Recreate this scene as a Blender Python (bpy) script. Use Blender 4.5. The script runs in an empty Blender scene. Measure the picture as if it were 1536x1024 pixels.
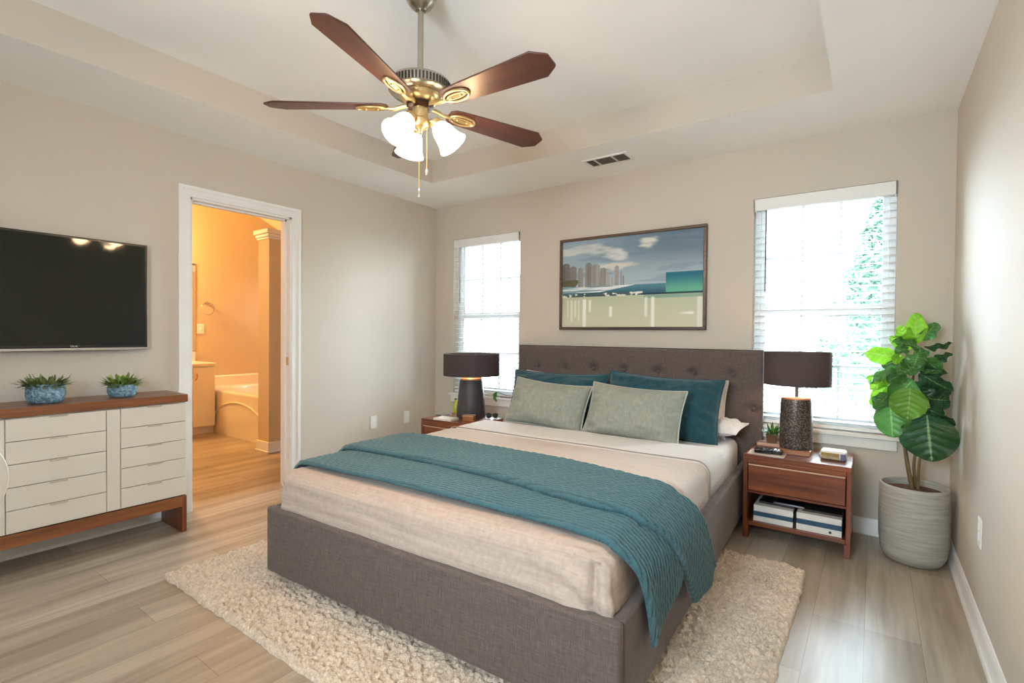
import bpy, bmesh, math, random
import numpy as np
from mathutils import Vector, Matrix, Euler
PI = math.pi
C = bpy.context.scene.collection
SC = bpy.context.scene

# ------------------------------------------------------------------ camera
CAM = (3.60895, -3.70328, 1.18299)
YAW, PITCH, ROLL, FPX = 0.621545, -0.0150367, 0.0091132, 755.4
cf = Vector((-math.sin(YAW)*math.cos(PITCH), math.cos(YAW)*math.cos(PITCH), math.sin(PITCH)))
cr = Vector((math.cos(YAW), math.sin(YAW), 0)); cu = cr.cross(cf)
cr2 = cr*math.cos(ROLL)+cu*math.sin(ROLL); cu2 = -cr*math.sin(ROLL)+cu*math.cos(ROLL)
camd = bpy.data.cameras.new('camera'); cam = bpy.data.objects.new('camera', camd); C.objects.link(cam)
camd.sensor_width = 36; camd.lens = FPX/1536*36; camd.clip_start = 0.05; camd.clip_end = 200
M = Matrix((cr2, cu2, -cf)).transposed().to_4x4(); M.translation = CAM
cam.matrix_world = M
SC.camera = cam

# ------------------------------------------------------------------ exposure, sky, lights
vs = SC.view_settings
SC.display_settings.display_device = 'sRGB'
vs.view_transform = 'Standard'; vs.look = 'None'; vs.gamma = 1.0; vs.use_curve_mapping = False
vs.exposure = 0.2
SKY_STRENGTH = 44.0
w = bpy.data.worlds.new('overcast_sky'); SC.world = w; w.use_nodes = True
nt = w.node_tree; bg = nt.nodes['Background']
bg.inputs[0].default_value = (0.71, 0.875, 1.0, 1); bg.inputs[1].default_value = SKY_STRENGTH
try:
    SC.cycles.use_denoising = True
    SC.cycles.max_bounces = 10; SC.cycles.diffuse_bounces = 6; SC.cycles.transparent_max_bounces = 24
    SC.cycles.sample_clamp_indirect = 6.0
except Exception:
    pass
def area_light(name, loc, target, sx, sy, energy, col, portal=False):
    l = bpy.data.lights.new(name, 'AREA'); l.shape = 'RECTANGLE'; l.size = sx; l.size_y = sy
    l.energy = energy; l.color = col
    if portal: l.cycles.is_portal = True
    o = bpy.data.objects.new(name, l); C.objects.link(o); o.location = loc
    o.rotation_euler = (Vector(target)-Vector(loc)).to_track_quat('-Z', 'Y').to_euler()
    return o
def point_light(name, loc, energy, col, r=0.03):
    l = bpy.data.lights.new(name, 'POINT'); l.energy = energy; l.color = col; l.shadow_soft_size = r
    o = bpy.data.objects.new(name, l); C.objects.link(o); o.location = loc
    return o
W1 = (0.245, 1.035, 0.60, 2.10)      # left window opening (x0,x1,z0,z1) in the back wall
W2 = (2.945, 3.715, 0.60, 2.10)
FILL_REAR = (2.6, 3.3, 1.15, 1.95)           # opening added in the unseen rear wall for fill light
WB = (-2.98, -2.70, 1.40, 1.85)     # small bathroom window over the tub, out of view
RX, RY, H, HT = 3.971, -4.60, 2.44, 2.629
for nm, W_ in (('portal_window_left', W1), ('portal_window_right', W2)):
    area_light(nm, ((W_[0]+W_[1])/2, 0.16, (W_[2]+W_[3])/2), ((W_[0]+W_[1])/2, -1, (W_[2]+W_[3])/2), W_[1]-W_[0], W_[3]-W_[2], 1, (1, 1, 1), True)
area_light('portal_fill_opening', ((FILL_REAR[0]+FILL_REAR[1])/2, RY-0.16, (FILL_REAR[2]+FILL_REAR[3])/2), ((FILL_REAR[0]+FILL_REAR[1])/2, 0, (FILL_REAR[2]+FILL_REAR[3])/2), FILL_REAR[1]-FILL_REAR[0], FILL_REAR[3]-FILL_REAR[2], 1, (1, 1, 1), True)

area_light('portal_window_bath', ((WB[0]+WB[1])/2, 0.92, (WB[2]+WB[3])/2), ((WB[0]+WB[1])/2, -1, (WB[2]+WB[3])/2), WB[1]-WB[0], WB[3]-WB[2], 1, (1, 1, 1), True)

# ------------------------------------------------------------------ material helpers
def L(r, g, b):
    f = lambda c: (c/255/12.92) if c/255 <= 0.04045 else ((c/255+0.055)/1.055)**2.4
    return (f(r), f(g), f(b), 1)
def newmat(name):
    m = bpy.data.materials.new(name); m.use_nodes = True
    n = m.node_tree.nodes; l = m.node_tree.links
    return m, n, l, n['Principled BSDF']
def coords(n, l, scale=(1, 1, 1), rot=(0, 0, 0), src='Object'):
    tc = n.new('ShaderNodeTexCoord'); mp = n.new('ShaderNodeMapping')
    mp.inputs['Scale'].default_value = scale; mp.inputs['Rotation'].default_value = rot
    l.new(tc.outputs[src], mp.inputs['Vector']); return mp.outputs['Vector']
def noise(n, l, vec, scale, detail=4, rough=0.55):
    t = n.new('ShaderNodeTexNoise'); t.inputs['Scale'].default_value = scale
    t.inputs['Detail'].default_value = detail; t.inputs['Roughness'].default_value = rough
    l.new(vec, t.inputs['Vector']); return t.outputs['Fac']
def ramp(n, l, fac, stops):
    r = n.new('ShaderNodeValToRGB'); e = r.color_ramp.elements
    while len(e) < len(stops): e.new(0.5)
    for i, (p, c) in enumerate(stops): e[i].position = p; e[i].color = c
    l.new(fac, r.inputs['Fac']); return r.outputs['Color']
def bump(n, l, bs, h, strength=0.3, dist=0.005, prev=None):
    b = n.new('ShaderNodeBump'); b.inputs['Strength'].default_value = strength; b.inputs['Distance'].default_value = dist
    l.new(h, b.inputs['Height'])
    if prev is not None: l.new(prev, b.inputs['Normal'])
    l.new(b.outputs['Normal'], bs.inputs['Normal']); return b.outputs['Normal']
def mix(n, l, fac, a, b, mode='MIX'):
    m = n.new('ShaderNodeMix'); m.data_type = 'RGBA'; m.blend_type = mode
    if hasattr(fac, 'is_linked'): l.new(fac, m.inputs['Factor'])
    else: m.inputs['Factor'].default_value = fac
    for s, v in ((m.inputs['A'], a), (m.inputs['B'], b)):
        if hasattr(v, 'is_linked'): l.new(v, s)
        else: s.default_value = v
    return m.outputs['Result']
def scl(c, k): return (c[0]*k, c[1]*k, c[2]*k, 1)
def mat_plain(name, col, rough=0.5, metal=0.0, nscale=8, var=0.06, bs=0.0, bscale=60, coat=0.0):
    m, n, l, b = newmat(name); v = coords(n, l)
    f = noise(n, l, v, nscale)
    l.new(ramp(n, l, f, [(0.3, scl(col, 1-var)), (0.7, scl(col, 1+var))]), b.inputs['Base Color'])
    b.inputs['Roughness'].default_value = rough; b.inputs['Metallic'].default_value = metal
    if coat: b.inputs['Coat Weight'].default_value = coat
    if bs: bump(n, l, b, noise(n, l, v, bscale, 3), bs, 0.004)
    return m
def mat_wood(name, dark, light, axis=0, rough=0.35, fine=26, coat=0.15):
    m, n, l, b = newmat(name)
    s = [fine, fine, fine]; s[axis] = 1.6
    v = coords(n, l, tuple(s)); f = noise(n, l, v, 1.0, 6, 0.62)
    s2 = [7, 7, 7]; s2[axis] = 0.7
    f2 = noise(n, l, coords(n, l, tuple(s2)), 1.0, 3)
    c1 = ramp(n, l, f, [(0.3, dark), (0.7, light)])
    c2 = ramp(n, l, f2, [(0.35, (0.72, 0.7, 0.68, 1)), (0.65, (1.08, 1.06, 1.04, 1))])
    l.new(mix(n, l, 1.0, c1, c2, 'MULTIPLY'), b.inputs['Base Color'])
    b.inputs['Roughness'].default_value = rough; b.inputs['Coat Weight'].default_value = coat; b.inputs['Coat Roughness'].default_value = 0.25
    bump(n, l, b, f, 0.08, 0.002)
    return m
def mat_fabric(name, col, col2=None, s1=(60, 500, 60), s2=(500, 60, 500), rough=0.95, bs=0.5, sheen=0.15, contrast=0.25):
    m, n, l, b = newmat(name); col2 = col2 or scl(col, 0.75)
    a = noise(n, l, coords(n, l, s1), 1.0, 3, 0.6); c = noise(n, l, coords(n, l, s2), 1.0, 3, 0.6)
    ad = n.new('ShaderNodeMath'); ad.operation = 'ADD'; l.new(a, ad.inputs[0]); l.new(c, ad.inputs[1])
    hf = n.new('ShaderNodeMath'); hf.operation = 'MULTIPLY'; hf.inputs[1].default_value = 0.5; l.new(ad.outputs[0], hf.inputs[0])
    l.new(ramp(n, l, hf.outputs[0], [(0.5-contrast, col2), (0.5+contrast, col)]), b.inputs['Base Color'])
    b.inputs['Roughness'].default_value = rough; b.inputs['Sheen Weight'].default_value = sheen; b.inputs['Sheen Roughness'].default_value = 0.5
    b.inputs['Specular IOR Level'].default_value = 0.2
    bump(n, l, b, hf.outputs[0], bs, 0.002)
    return m
def mat_attr(name, rough=0.5, attr='Col', spec=0.3):
    m, n, l, b = newmat(name); a = n.new('ShaderNodeAttribute'); a.attribute_name = attr
    l.new(a.outputs['Color'], b.inputs['Base Color']); b.inputs['Roughness'].default_value = rough
    b.inputs['Specular IOR Level'].default_value = spec
    return m
def mat_emit(name, col, strength):
    m, n, l, b = newmat(name)
    b.inputs['Base Color'].default_value = col; b.inputs['Emission Color'].default_value = col
    b.inputs['Emission Strength'].default_value = strength; b.inputs['Roughness'].default_value = 0.4
    return m
def mat_metal(name, col, rough=0.25): return mat_plain(name, col, rough, 1.0, 30, 0.05)
def mat_glass(name):
    m, n, l, b = newmat(name); n.remove(b)
    t = n.new('ShaderNodeBsdfTransparent'); t.inputs['Color'].default_value = (0.97, 0.985, 0.98, 1)
    g = n.new('ShaderNodeBsdfGlossy'); g.inputs['Roughness'].default_value = 0.02
    fr = n.new('ShaderNodeFresnel'); fr.inputs['IOR'].default_value = 1.45
    mx = n.new('ShaderNodeMixShader'); l.new(fr.outputs[0], mx.inputs[0]); l.new(t.outputs[0], mx.inputs[1]); l.new(g.outputs[0], mx.inputs[2])
    l.new(mx.outputs[0], n['Material Output'].inputs['Surface'])
    return m

# ------------------------------------------------------------------ mesh helpers
class MB:
    def __init__(s): s.v = []; s.f = []
    def add(s, v, f, X=None):
        o = len(s.v)
        if X is not None: v = [tuple(X @ Vector(p)) for p in v]
        s.v += [tuple(p) for p in v]; s.f += [tuple(i+o for i in q) for q in f]; return s
    def box(s, x0, x1, y0, y1, z0, z1, X=None):
        v = [(x, y, z) for z in (z0, z1) for y in (y0, y1) for x in (x0, x1)]
        return s.add(v, [(0, 2, 3, 1), (4, 5, 7, 6), (0, 1, 5, 4), (2, 6, 7, 3), (0, 4, 6, 2), (1, 3, 7, 5)], X)
    def prism(s, poly, z0, z1, X=None):
        n = len(poly); v = [(p[0], p[1], z0) for p in poly]+[(p[0], p[1], z1) for p in poly]
        return s.add(v, [tuple(range(n-1, -1, -1)), tuple(range(n, 2*n))]+[(i, (i+1) % n, n+(i+1) % n, n+i) for i in range(n)], X)
    def lathe(s, prof, seg=32, X=None, cap=True):
        v = []; f = []
        for (r, z) in prof:
            for k in range(seg):
                a = 2*PI*k/seg; v.append((r*math.cos(a), r*math.sin(a), z))
        m = len(prof)
        for i in range(m-1):
            for k in range(seg):
                k2 = (k+1) % seg; f.append((i*seg+k, i*seg+k2, (i+1)*seg+k2, (i+1)*seg+k))
        if cap:
            if prof[0][0] > 1e-5: f.append(tuple(range(seg-1, -1, -1)))
            if prof[-1][0] > 1e-5: f.append(tuple((m-1)*seg+k for k in range(seg)))
        return s.add(v, f, X)
    def tube(s, pts, r, seg=8, closed=False, X=None, flat=1.0):
        P = [Vector(p) for p in pts]; n = len(P); v = []; f = []
        rr = r if isinstance(r, (list, tuple)) else [r]*n
        ref = None
        for i in range(n):
            if closed: t = P[(i+1) % n]-P[i-1]
            else: t = P[min(i+1, n-1)]-P[max(i-1, 0)]
            t.normalize()
            if ref is None: ref = t.orthogonal().normalized()
            else:
                ref = (ref-t*ref.dot(t))
                ref = ref.normalized() if ref.length > 1e-6 else t.orthogonal().normalized()
            b = t.cross(ref)
            for k in range(seg):
                a = 2*PI*k/seg; v.append(tuple(P[i]+ref*(math.cos(a)*rr[i])+b*(math.sin(a)*rr[i]*flat)))
        m = n if closed else n-1
        for i in range(m):
            j = (i+1) % n
            for k in range(seg):
                k2 = (k+1) % seg; f.append((i*seg+k, i*seg+k2, j*seg+k2, j*seg+k))
        if not closed: f += [tuple(range(seg-1, -1, -1)), tuple((n-1)*seg+k for k in range(seg))]
        return s.add(v, f, X)
    def sphere(s, c, r, seg=16, rings=10, sz=1.0):
        prof = [(r*math.sin(PI*i/rings), -r*sz*math.cos(PI*i/rings)) for i in range(rings+1)]
        prof[0] = (1e-6, prof[0][1]); prof[-1] = (1e-6, prof[-1][1])
        return s.lathe(prof, seg, Matrix.Translation(c), cap=False)
    def grid(s, G, cu=False, flip=False):     # G: array (nu, nv, 3)
        nu, nv = G.shape[:2]; v = [tuple(p) for p in G.reshape(-1, 3).tolist()]; f = []
        for i in range(nu if cu else nu-1):
            i2 = (i+1) % nu
            for j in range(nv-1):
                q = (i*nv+j, i2*nv+j, i2*nv+j+1, i*nv+j+1); f.append(q[::-1] if flip else q)
        return s.add(v, f)
    def build(s, name, m, parent=None, bevel=0.0, smooth=True, angle=40, seg=2, recalc=True, loc=None, rot=None):
        me = bpy.data.meshes.new(name); me.from_pydata(s.v, [], s.f); me.update()
        if recalc:
            bm = bmesh.new(); bm.from_mesh(me); bmesh.ops.recalc_face_normals(bm, faces=bm.faces); bm.to_mesh(me); bm.free()
        if smooth:
            me.polygons.foreach_set('use_smooth', [True]*len(me.polygons))
            me.set_sharp_from_angle(angle=math.radians(angle))
        for mm in (m if isinstance(m, (list, tuple)) else [m]): me.materials.append(mm)
        o = bpy.data.objects.new(name, me); C.objects.link(o)
        if parent is not None: o.parent = parent
        if loc: o.location = loc
        if rot: o.rotation_euler = rot
        if bevel:
            md = o.modifiers.new('bevel', 'BEVEL'); md.width = bevel; md.segments = seg; md.limit_method = 'ANGLE'; md.angle_limit = math.radians(40)
            if smooth: md.harden_normals = False
        return o
def col_attr(o, cols, name='Col'):
    a = o.data.color_attributes.new(name, 'FLOAT_COLOR', 'POINT')
    c = np.ones((len(cols), 4), np.float32); c[:, :3] = cols; a.data.foreach_set('color', c.ravel())
def tag(o, label, cat, group=None, kind=None):
    o['label'] = label; o['category'] = cat
    if group: o['group'] = group
    if kind: o['kind'] = kind
    return o
def thing(name, label, cat, loc=(0, 0, 0), rotz=0.0, group=None, rot=None):
    o = bpy.data.objects.new(name, None); C.objects.link(o); o.location = loc
    o.rotation_euler = rot if rot else (0, 0, rotz); o.empty_display_size = 0.05
    return tag(o, label, cat, group)
def struct(o): o['kind'] = 'structure'; return o
def dup(root, loc, rotz=None, label=None):
    r = root.copy(); C.objects.link(r); r.location = loc
    if rotz is not None: r.rotation_euler = (0, 0, rotz)
    if label: r['label'] = label
    for ch in list(root.children):
        c = ch.copy(); C.objects.link(c); c.parent = r
        for g in list(ch.children):
            d = g.copy(); C.objects.link(d); d.parent = c
    return r
def vnoise(x, y, seed=0, px=None):
    rs = np.random.RandomState(seed); T = rs.rand(257, 257)
    xi = np.floor(x).astype(int); yi = np.floor(y).astype(int); fx = x-xi; fy = y-yi
    fx = fx*fx*(3-2*fx); fy = fy*fy*(3-2*fy); a = xi % 256; b = yi % 256; a1 = (xi+1) % 256; b1 = (yi+1) % 256
    return (T[a, b]*(1-fx)+T[a1, b]*fx)*(1-fy)+(T[a, b1]*(1-fx)+T[a1, b1]*fx)*fy
def fbm(x, y, seed=0, o=4):
    s = 0; a = 0.5; t = 0
    for i in range(o): s = s+a*vnoise(x*2**i+17*i, y*2**i+31*i, seed+i); t += a; a *= 0.5
    return s/t
def rbox_dense(hx, hy, hz, r, step, open_bottom=True):
    """dense rounded box centred on origin; returns verts (N,3), faces, normals"""
    V = []; F = []
    def face(o, u, v, nu, nv):
        base = len(V)
        for i in range(nu+1):
            for j in range(nv+1): V.append(o+u*(i/nu)+v*(j/nv))
        for i in range(nu):
            for j in range(nv):
                a = base+i*(nv+1)+j; F.append((a, a+nv+1, a+nv+2, a+1))
    A = np.array; nx = max(2, int(2*hx/step)); ny = max(2, int(2*hy/step)); nz = max(2, int(2*hz/step))
    face(A([-hx, -hy, hz]), A([2*hx, 0, 0]), A([0, 2*hy, 0]), nx, ny)
    face(A([-hx, -hy, -hz]), A([2*hx, 0, 0]), A([0, 0, 2*hz]), nx, nz)
    face(A([hx, hy, -hz]), A([-2*hx, 0, 0]), A([0, 0, 2*hz]), nx, nz)
    face(A([-hx, hy, -hz]), A([0, -2*hy, 0]), A([0, 0, 2*hz]), ny, nz)
    face(A([hx, -hy, -hz]), A([0, 2*hy, 0]), A([0, 0, 2*hz]), ny, nz)
    if not open_bottom: face(A([-hx, hy, -hz]), A([2*hx, 0, 0]), A([0, -2*hy, 0]), nx, ny)
    P = np.array(V, float); lim = np.array([hx-r, hy-r, hz-r]); Q = np.clip(P, -lim, lim)
    D = P-Q; n = np.linalg.norm(D, axis=1, keepdims=True); n[n == 0] = 1; N = D/n
    return Q+N*r, F, N
def merge_by_dist(o, d=1e-4):
    bm = bmesh.new(); bm.from_mesh(o.data); bmesh.ops.remove_doubles(bm, verts=bm.verts, dist=d); bm.to_mesh(o.data); bm.free()

# ------------------------------------------------------------------ materials
WALL = L(201, 190, 176)
def mat_paint(name, col, bs=0.12, bscale=220):
    m, n, l, b = newmat(name); v = coords(n, l)
    b.inputs['Base Color'].default_value = col; b.inputs['Roughness'].default_value = 0.75; b.inputs['Specular IOR Level'].default_value = 0.25
    l.new(ramp(n, l, noise(n, l, v, 1.3, 2), [(0.3, scl(col, 0.985)), (0.7, scl(col, 1.015))]), b.inputs['Base Color'])
    bump(n, l, b, noise(n, l, v, bscale, 2), bs, 0.002); return m
m_wall = mat_paint('greige_wall_paint', WALL)
m_bath = mat_paint('tan_bathroom_paint', L(206, 184, 150))
m_ceil = mat_paint('popcorn_ceiling_paint', L(245, 244, 241), 0.35, 110)
m_trim = mat_plain('white_trim_paint', L(232, 230, 226), 0.4, var=0.015)
def mat_floor():
    m, n, l, b = newmat('greige_vinyl_plank')
    tc = n.new('ShaderNodeTexCoord'); sp = n.new('ShaderNodeSeparateXYZ'); cb = n.new('ShaderNodeCombineXYZ')
    l.new(tc.outputs['Object'], sp.inputs[0]); l.new(sp.outputs['Y'], cb.inputs['X']); l.new(sp.outputs['X'], cb.inputs['Y'])
    br = n.new('ShaderNodeTexBrick'); l.new(cb.outputs[0], br.inputs['Vector'])
    br.inputs['Scale'].default_value = 1.0; br.inputs['Brick Width'].default_value = 1.22; br.inputs['Row Height'].default_value = 0.18
    br.inputs['Mortar Size'].default_value = 0.0012; br.inputs['Mortar Smooth'].default_value = 0.2; br.offset = 0.37; br.offset_frequency = 3
    br.inputs['Color1'].default_value = L(184, 171, 154); br.inputs['Color2'].default_value = L(158, 143, 124); br.inputs['Mortar'].default_value = L(124, 110, 94)
    g1 = noise(n, l, coords(n, l, (22, 1.3, 1)), 1.0, 6, 0.65); g2 = noise(n, l, coords(n, l, (7, 0.55, 1)), 1.0, 3, 0.6)
    c = mix(n, l, 1.0, br.outputs['Color'], ramp(n, l, g1, [(0.32, (0.78, 0.76, 0.73, 1)), (0.68, (1.14, 1.13, 1.12, 1))]), 'MULTIPLY')
    c = mix(n, l, 1.0, c, ramp(n, l, g2, [(0.3, (0.64, 0.60, 0.55, 1)), (0.55, (1.0, 1.0, 1.0, 1)), (0.75, (1.14, 1.15, 1.16, 1))]), 'MULTIPLY')
    l.new(c, b.inputs['Base Color']); b.inputs['Roughness'].default_value = 0.34; b.inputs['Specular IOR Level'].default_value = 0.6
    bump(n, l, b, br.outputs['Fac'], -0.25, 0.002); return m
m_floor = mat_floor()
m_glass = mat_glass('window_glass')
m_vinyl = mat_plain('white_vinyl', L(236, 237, 238), 0.35, var=0.01)
def mat_slat():
    m, n, l, b = newmat('white_blind_slat'); b.inputs['Base Color'].default_value = L(238, 238, 236); b.inputs['Roughness'].default_value = 0.45
    t = n.new('ShaderNodeBsdfTranslucent'); t.inputs['Color'].default_value = (0.85, 0.86, 0.86, 1)
    mx = n.new('ShaderNodeMixShader'); mx.inputs[0].default_value = 0.25; l.new(b.outputs[0], mx.inputs[1]); l.new(t.outputs[0], mx.inputs[2])
    l.new(mx.outputs[0], n['Material Output'].inputs['Surface']); return m
m_slat = mat_slat()
m_dkgrey = mat_plain('dark_grey_plastic', L(70, 72, 75), 0.4)
m_black = mat_plain('black_plastic', L(18, 18, 20), 0.3, var=0.1)
m_blackgloss = mat_plain('gloss_black_plastic', L(14, 16, 20), 0.12, coat=0.5)
m_bedfab = mat_fabric('taupe_linen_upholstery', L(118, 102, 96), L(78, 66, 62), s1=(22, 22, 330), s2=(330, 330, 30), contrast=0.2)
m_white_sheet = mat_fabric('white_cotton_sheet', L(228, 224, 221), L(214, 209, 205), bs=0.2)
m_beige = mat_fabric('beige_linen_quilt', L(198, 178, 163), L(166, 146, 131), s1=(3, 130, 130), s2=(60, 50, 50), bs=0.5)
m_teal = mat_fabric('teal_quilted_cotton', L(62, 100, 108), L(30, 60, 68), bs=0.3, sheen=0.25)
def mat_throw():
    m, n, l, b = newmat('teal_quilted_cotton'); a = n.new('ShaderNodeAttribute'); a.attribute_name = 'Col'
    f = noise(n, l, coords(n, l, (160, 160, 160)), 1.0, 3)
    l.new(mix(n, l, 1.0, a.outputs['Color'], ramp(n, l, f, [(0.3, (0.82, 0.82, 0.82, 1)), (0.7, (1.12, 1.12, 1.12, 1))]), 'MULTIPLY'), b.inputs['Base Color'])
    b.inputs['Roughness'].default_value = 0.9; b.inputs['Sheen Weight'].default_value = 0.25; b.inputs['Specular IOR Level'].default_value = 0.2
    bump(n, l, b, f, 0.3, 0.002); return m
m_teal = mat_throw()
m_tealp = mat_fabric('teal_striped_cotton', L(44, 86, 94), L(28, 62, 72), s1=(40, 40, 40), s2=(190, 25, 25), bs=0.4, sheen=0.25)
m_sage = mat_fabric('sage_ribbed_cotton', L(163, 166, 153), L(128, 132, 121), s1=(260, 20, 20), s2=(60, 30, 30), bs=0.5)
m_sagepipe = mat_fabric('pale_sage_piping', L(190, 192, 182), L(160, 163, 152))
m_rug = None
m_walnut = mat_wood('walnut_veneer', L(88, 42, 20), L(150, 82, 44), axis=0)
m_walnut_y = mat_wood('walnut_veneer_lengthwise', L(96, 54, 29), L(150, 92, 52), axis=1)
m_walnut_z = mat_wood('walnut_veneer_upright', L(88, 42, 20), L(146, 78, 42), axis=2)
m_blade = mat_wood('mahogany_fan_blade', L(62, 32, 24), L(96, 52, 36), axis=0, rough=0.42, coat=0.06)
m_lacq = mat_plain('cream_lacquer', L(214, 205, 192), 0.35, var=0.015, nscale=2)
m_lacqh = mat_plain('grey_beige_pull', L(176, 166, 152), 0.4)
m_nickel = mat_metal('brushed_nickel', L(176, 168, 152), 0.28)
m_brass = mat_plain('antique_brass', L(210, 178, 126), 0.3, 0.75, 30, 0.05)
m_chrome = mat_metal('chrome', L(210, 210, 212), 0.08)
m_soil = mat_plain('brown_potting_soil', L(92, 64, 42), 0.95, bs=1.0, bscale=160, var=0.3, nscale=60)

# ------------------------------------------------------------------ room shell
T = 0.12
def wall_x_openings(y0, y1, x0, x1, z0, z1, ops):      # wall lying in an xz plane with rectangular openings
    m = MB(); xs = x0
    for (a, b, c, d) in sorted(ops):
        m.box(xs, a, y0, y1, z0, z1); m.box(a, b, y0, y1, z0, c); m.box(a, b, y0, y1, d, z1); xs = b
    m.box(xs, x1, y0, y1, z0, z1); return m
struct(MB().box(-3.3, RX+T, RY-T, 0.9, -0.12, 0).build('floor', m_floor, smooth=False))
struct(wall_x_openings(0, T, 0, RX+T, 0, 2.8, [W1, W2]).build('wall_back', m_wall, smooth=False))
struct(wall_x_openings(RY-T, RY, 0, RX+T, 0, 2.8, [FILL_REAR]).build('wall_rear', m_wall, smooth=False))
struct(MB().box(RX, RX+T, RY, 0, 0, 2.8).build('wall_right', m_wall, smooth=False))
DY0, DY1, DH = -2.262, -1.560, 2.05
m = MB().box(-T, 0, RY-T, DY0, 0, 3.75); m.box(-T, 0, DY1, 0.9, 0, 3.75); m.box(-T, 0, DY0, DY1, DH, 3.75)
struct(m.build('wall_left', m_wall, smooth=False))
# tray ceiling
TX0, TX1, TY0, TY1 = 0.580, 3.4256, -3.60, -0.648
struct(MB().box(0, RX, RY, 0, HT, HT+0.12).build('ceiling', m_ceil, smooth=False))
so = MB().box(0, TX0, RY, 0, H, HT); so.box(TX1, RX, RY, 0, H, HT); so.box(TX0, TX1, RY, TY0, H, HT); so.box(TX0, TX1, TY1, 0, H, HT)
so = struct(so.build('ceiling_soffit', [m_ceil, m_wall], smooth=False))
for p in so.data.polygons:
    if abs(p.normal.z) < 0.5: p.material_index = 1
def baseboard(name, axis, a0, a1, wallpos, sgn):
    """profiled baseboard with shoe moulding; sgn = direction from the wall into the room"""
    prof = [(0, 0), (0.022, 0), (0.022, 0.012), (0.017, 0.022), (0.013, 0.026), (0.013, 0.072), (0.009, 0.086), (0.004, 0.095), (0, 0.095)]
    m = MB(); n = len(prof); v = []
    for a in (a0, a1):
        for d, z in prof:
            v.append((wallpos+sgn*d, a, z) if axis == 'y' else (a, wallpos+sgn*d, z))
    m.add(v, [tuple(range(n)), tuple(range(2*n-1, n-1, -1))]+[(i, (i+1) % n, n+(i+1) % n, n+i) for i in range(n)])
    return struct(m.build(name, m_trim, angle=50))
baseboard('baseboard_right', 'y', RY, 0, RX, -1)
baseboard('baseboard_back', 'x', 0, RX, 0, -1)
baseboard('baseboard_left', 'y', DY1+0.08, 0, 0, 1)
baseboard('baseboard_left_near', 'y', RY, DY0-0.08, 0, 1)

# door frame
cs = MB(); cw = 0.07
for x0, x1 in ((0, 0.014), (-T-0.014, -T)):
    cs.box(x0, x1, DY0-cw, DY0, 0, DH+cw); cs.box(x0, x1, DY1, DY1+cw, 0, DH+cw); cs.box(x0, x1, DY0, DY1, DH, DH+cw)
cs.box(0.014, 0.020, DY0-cw, DY0-cw+0.022, 0, DH+cw-0.022); cs.box(0.014, 0.020, DY1+cw-0.022, DY1+cw, 0, DH+cw-0.022); cs.box(0.014, 0.020, DY0-cw, DY1+cw, DH+cw-0.022, DH+cw)
dr = struct(cs.build('door_1', m_trim, smooth=False))
jb = MB().box(-T-0.002, 0.002, DY0, DY0+0.014, 0, DH); jb.box(-T-0.002, 0.002, DY1-0.014, DY1, 0, DH); jb.box(-T-0.002, 0.002, DY0, DY1, DH-0.014, DH)
jb.box(-0.075, -0.045, DY1-0.026, DY1-0.014, 0, DH-0.014); jb.box(-0.075, -0.045, DY0+0.014, DY0+0.026, 0, DH-0.014); jb.box(-0.075, -0.045, DY0, DY1, DH-0.026, DH-0.014)
jb.build('door_jamb', m_trim, dr, smooth=False)
MB().box(-0.042, -0.012, DY1-0.0165, DY1-0.0135, 0.93, 0.99).build('strike_plate', m_brass, dr, bevel=0.001)

# ------------------------------------------------------------------ windows and blinds
def window(idx, W_):
    x0, x1, z0, z1 = W_
    fr = MB(); y0, y1 = 0.075, 0.115; fw = 0.035; zm = (z0+z1)/2+0.01
    fr.box(x0, x0+fw, y0, y1, z0, z1); fr.box(x1-fw, x1, y0, y1, z0, z1); fr.box(x0+fw, x1-fw, y0, y1, z1-fw, z1); fr.box(x0+fw, x1-fw, y0, y1, z0, z0+fw)
    o = struct(fr.build('window_%d' % idx, m_vinyl, bevel=0.003))
    for (a, b, yy, nm) in ((z0+fw, zm, 0.078, 'lower_sash'), (zm-0.01, z1-fw, 0.094, 'upper_sash')):
        s = MB(); sw = 0.032; xa, xb = x0+fw, x1-fw
        s.box(xa, xa+sw, yy, yy+0.02, a, b); s.box(xb-sw, xb, yy, yy+0.02, a, b); s.box(xa+sw, xb-sw, yy, yy+0.02, a, a+sw+0.006); s.box(xa+sw, xb-sw, yy, yy+0.02, b-sw, b)
        sa = s.build(nm, m_vinyl, o, bevel=0.002)
        g = MB(); wd = (xb-xa-2*sw)/3
        for k in (1, 2): g.box(xa+sw+k*wd-0.008, xa+sw+k*wd+0.008, yy+0.004, yy+0.016, a+sw, b-sw)
        zz = (a+b)/2; g.box(xa+sw, xb-sw, yy+0.005, yy+0.015, zz-0.0085, zz+0.0085)
        g.build('muntin', m_vinyl, sa)
        MB().box(xa+sw-0.004, xb-sw+0.004, yy+0.009, yy+0.0115, a+sw-0.004, b-sw+0.004).build('glass_pane', m_glass, sa, smooth=False)
    si = MB().box(x0-0.035, x1+0.035, -0.03, 0.0, z0-0.022, z0); si.box(x0+0.001, x1-0.001, 0, 0.076, z0-0.02, z0+0.001); si.box(x0-0.02, x1+0.02, -0.014, 0.0, z0-0.085, z0-0.022)
    struct(si.build('sill', m_trim, o, bevel=0.003))
    return o
window(1, W1); window(2, W2)
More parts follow.
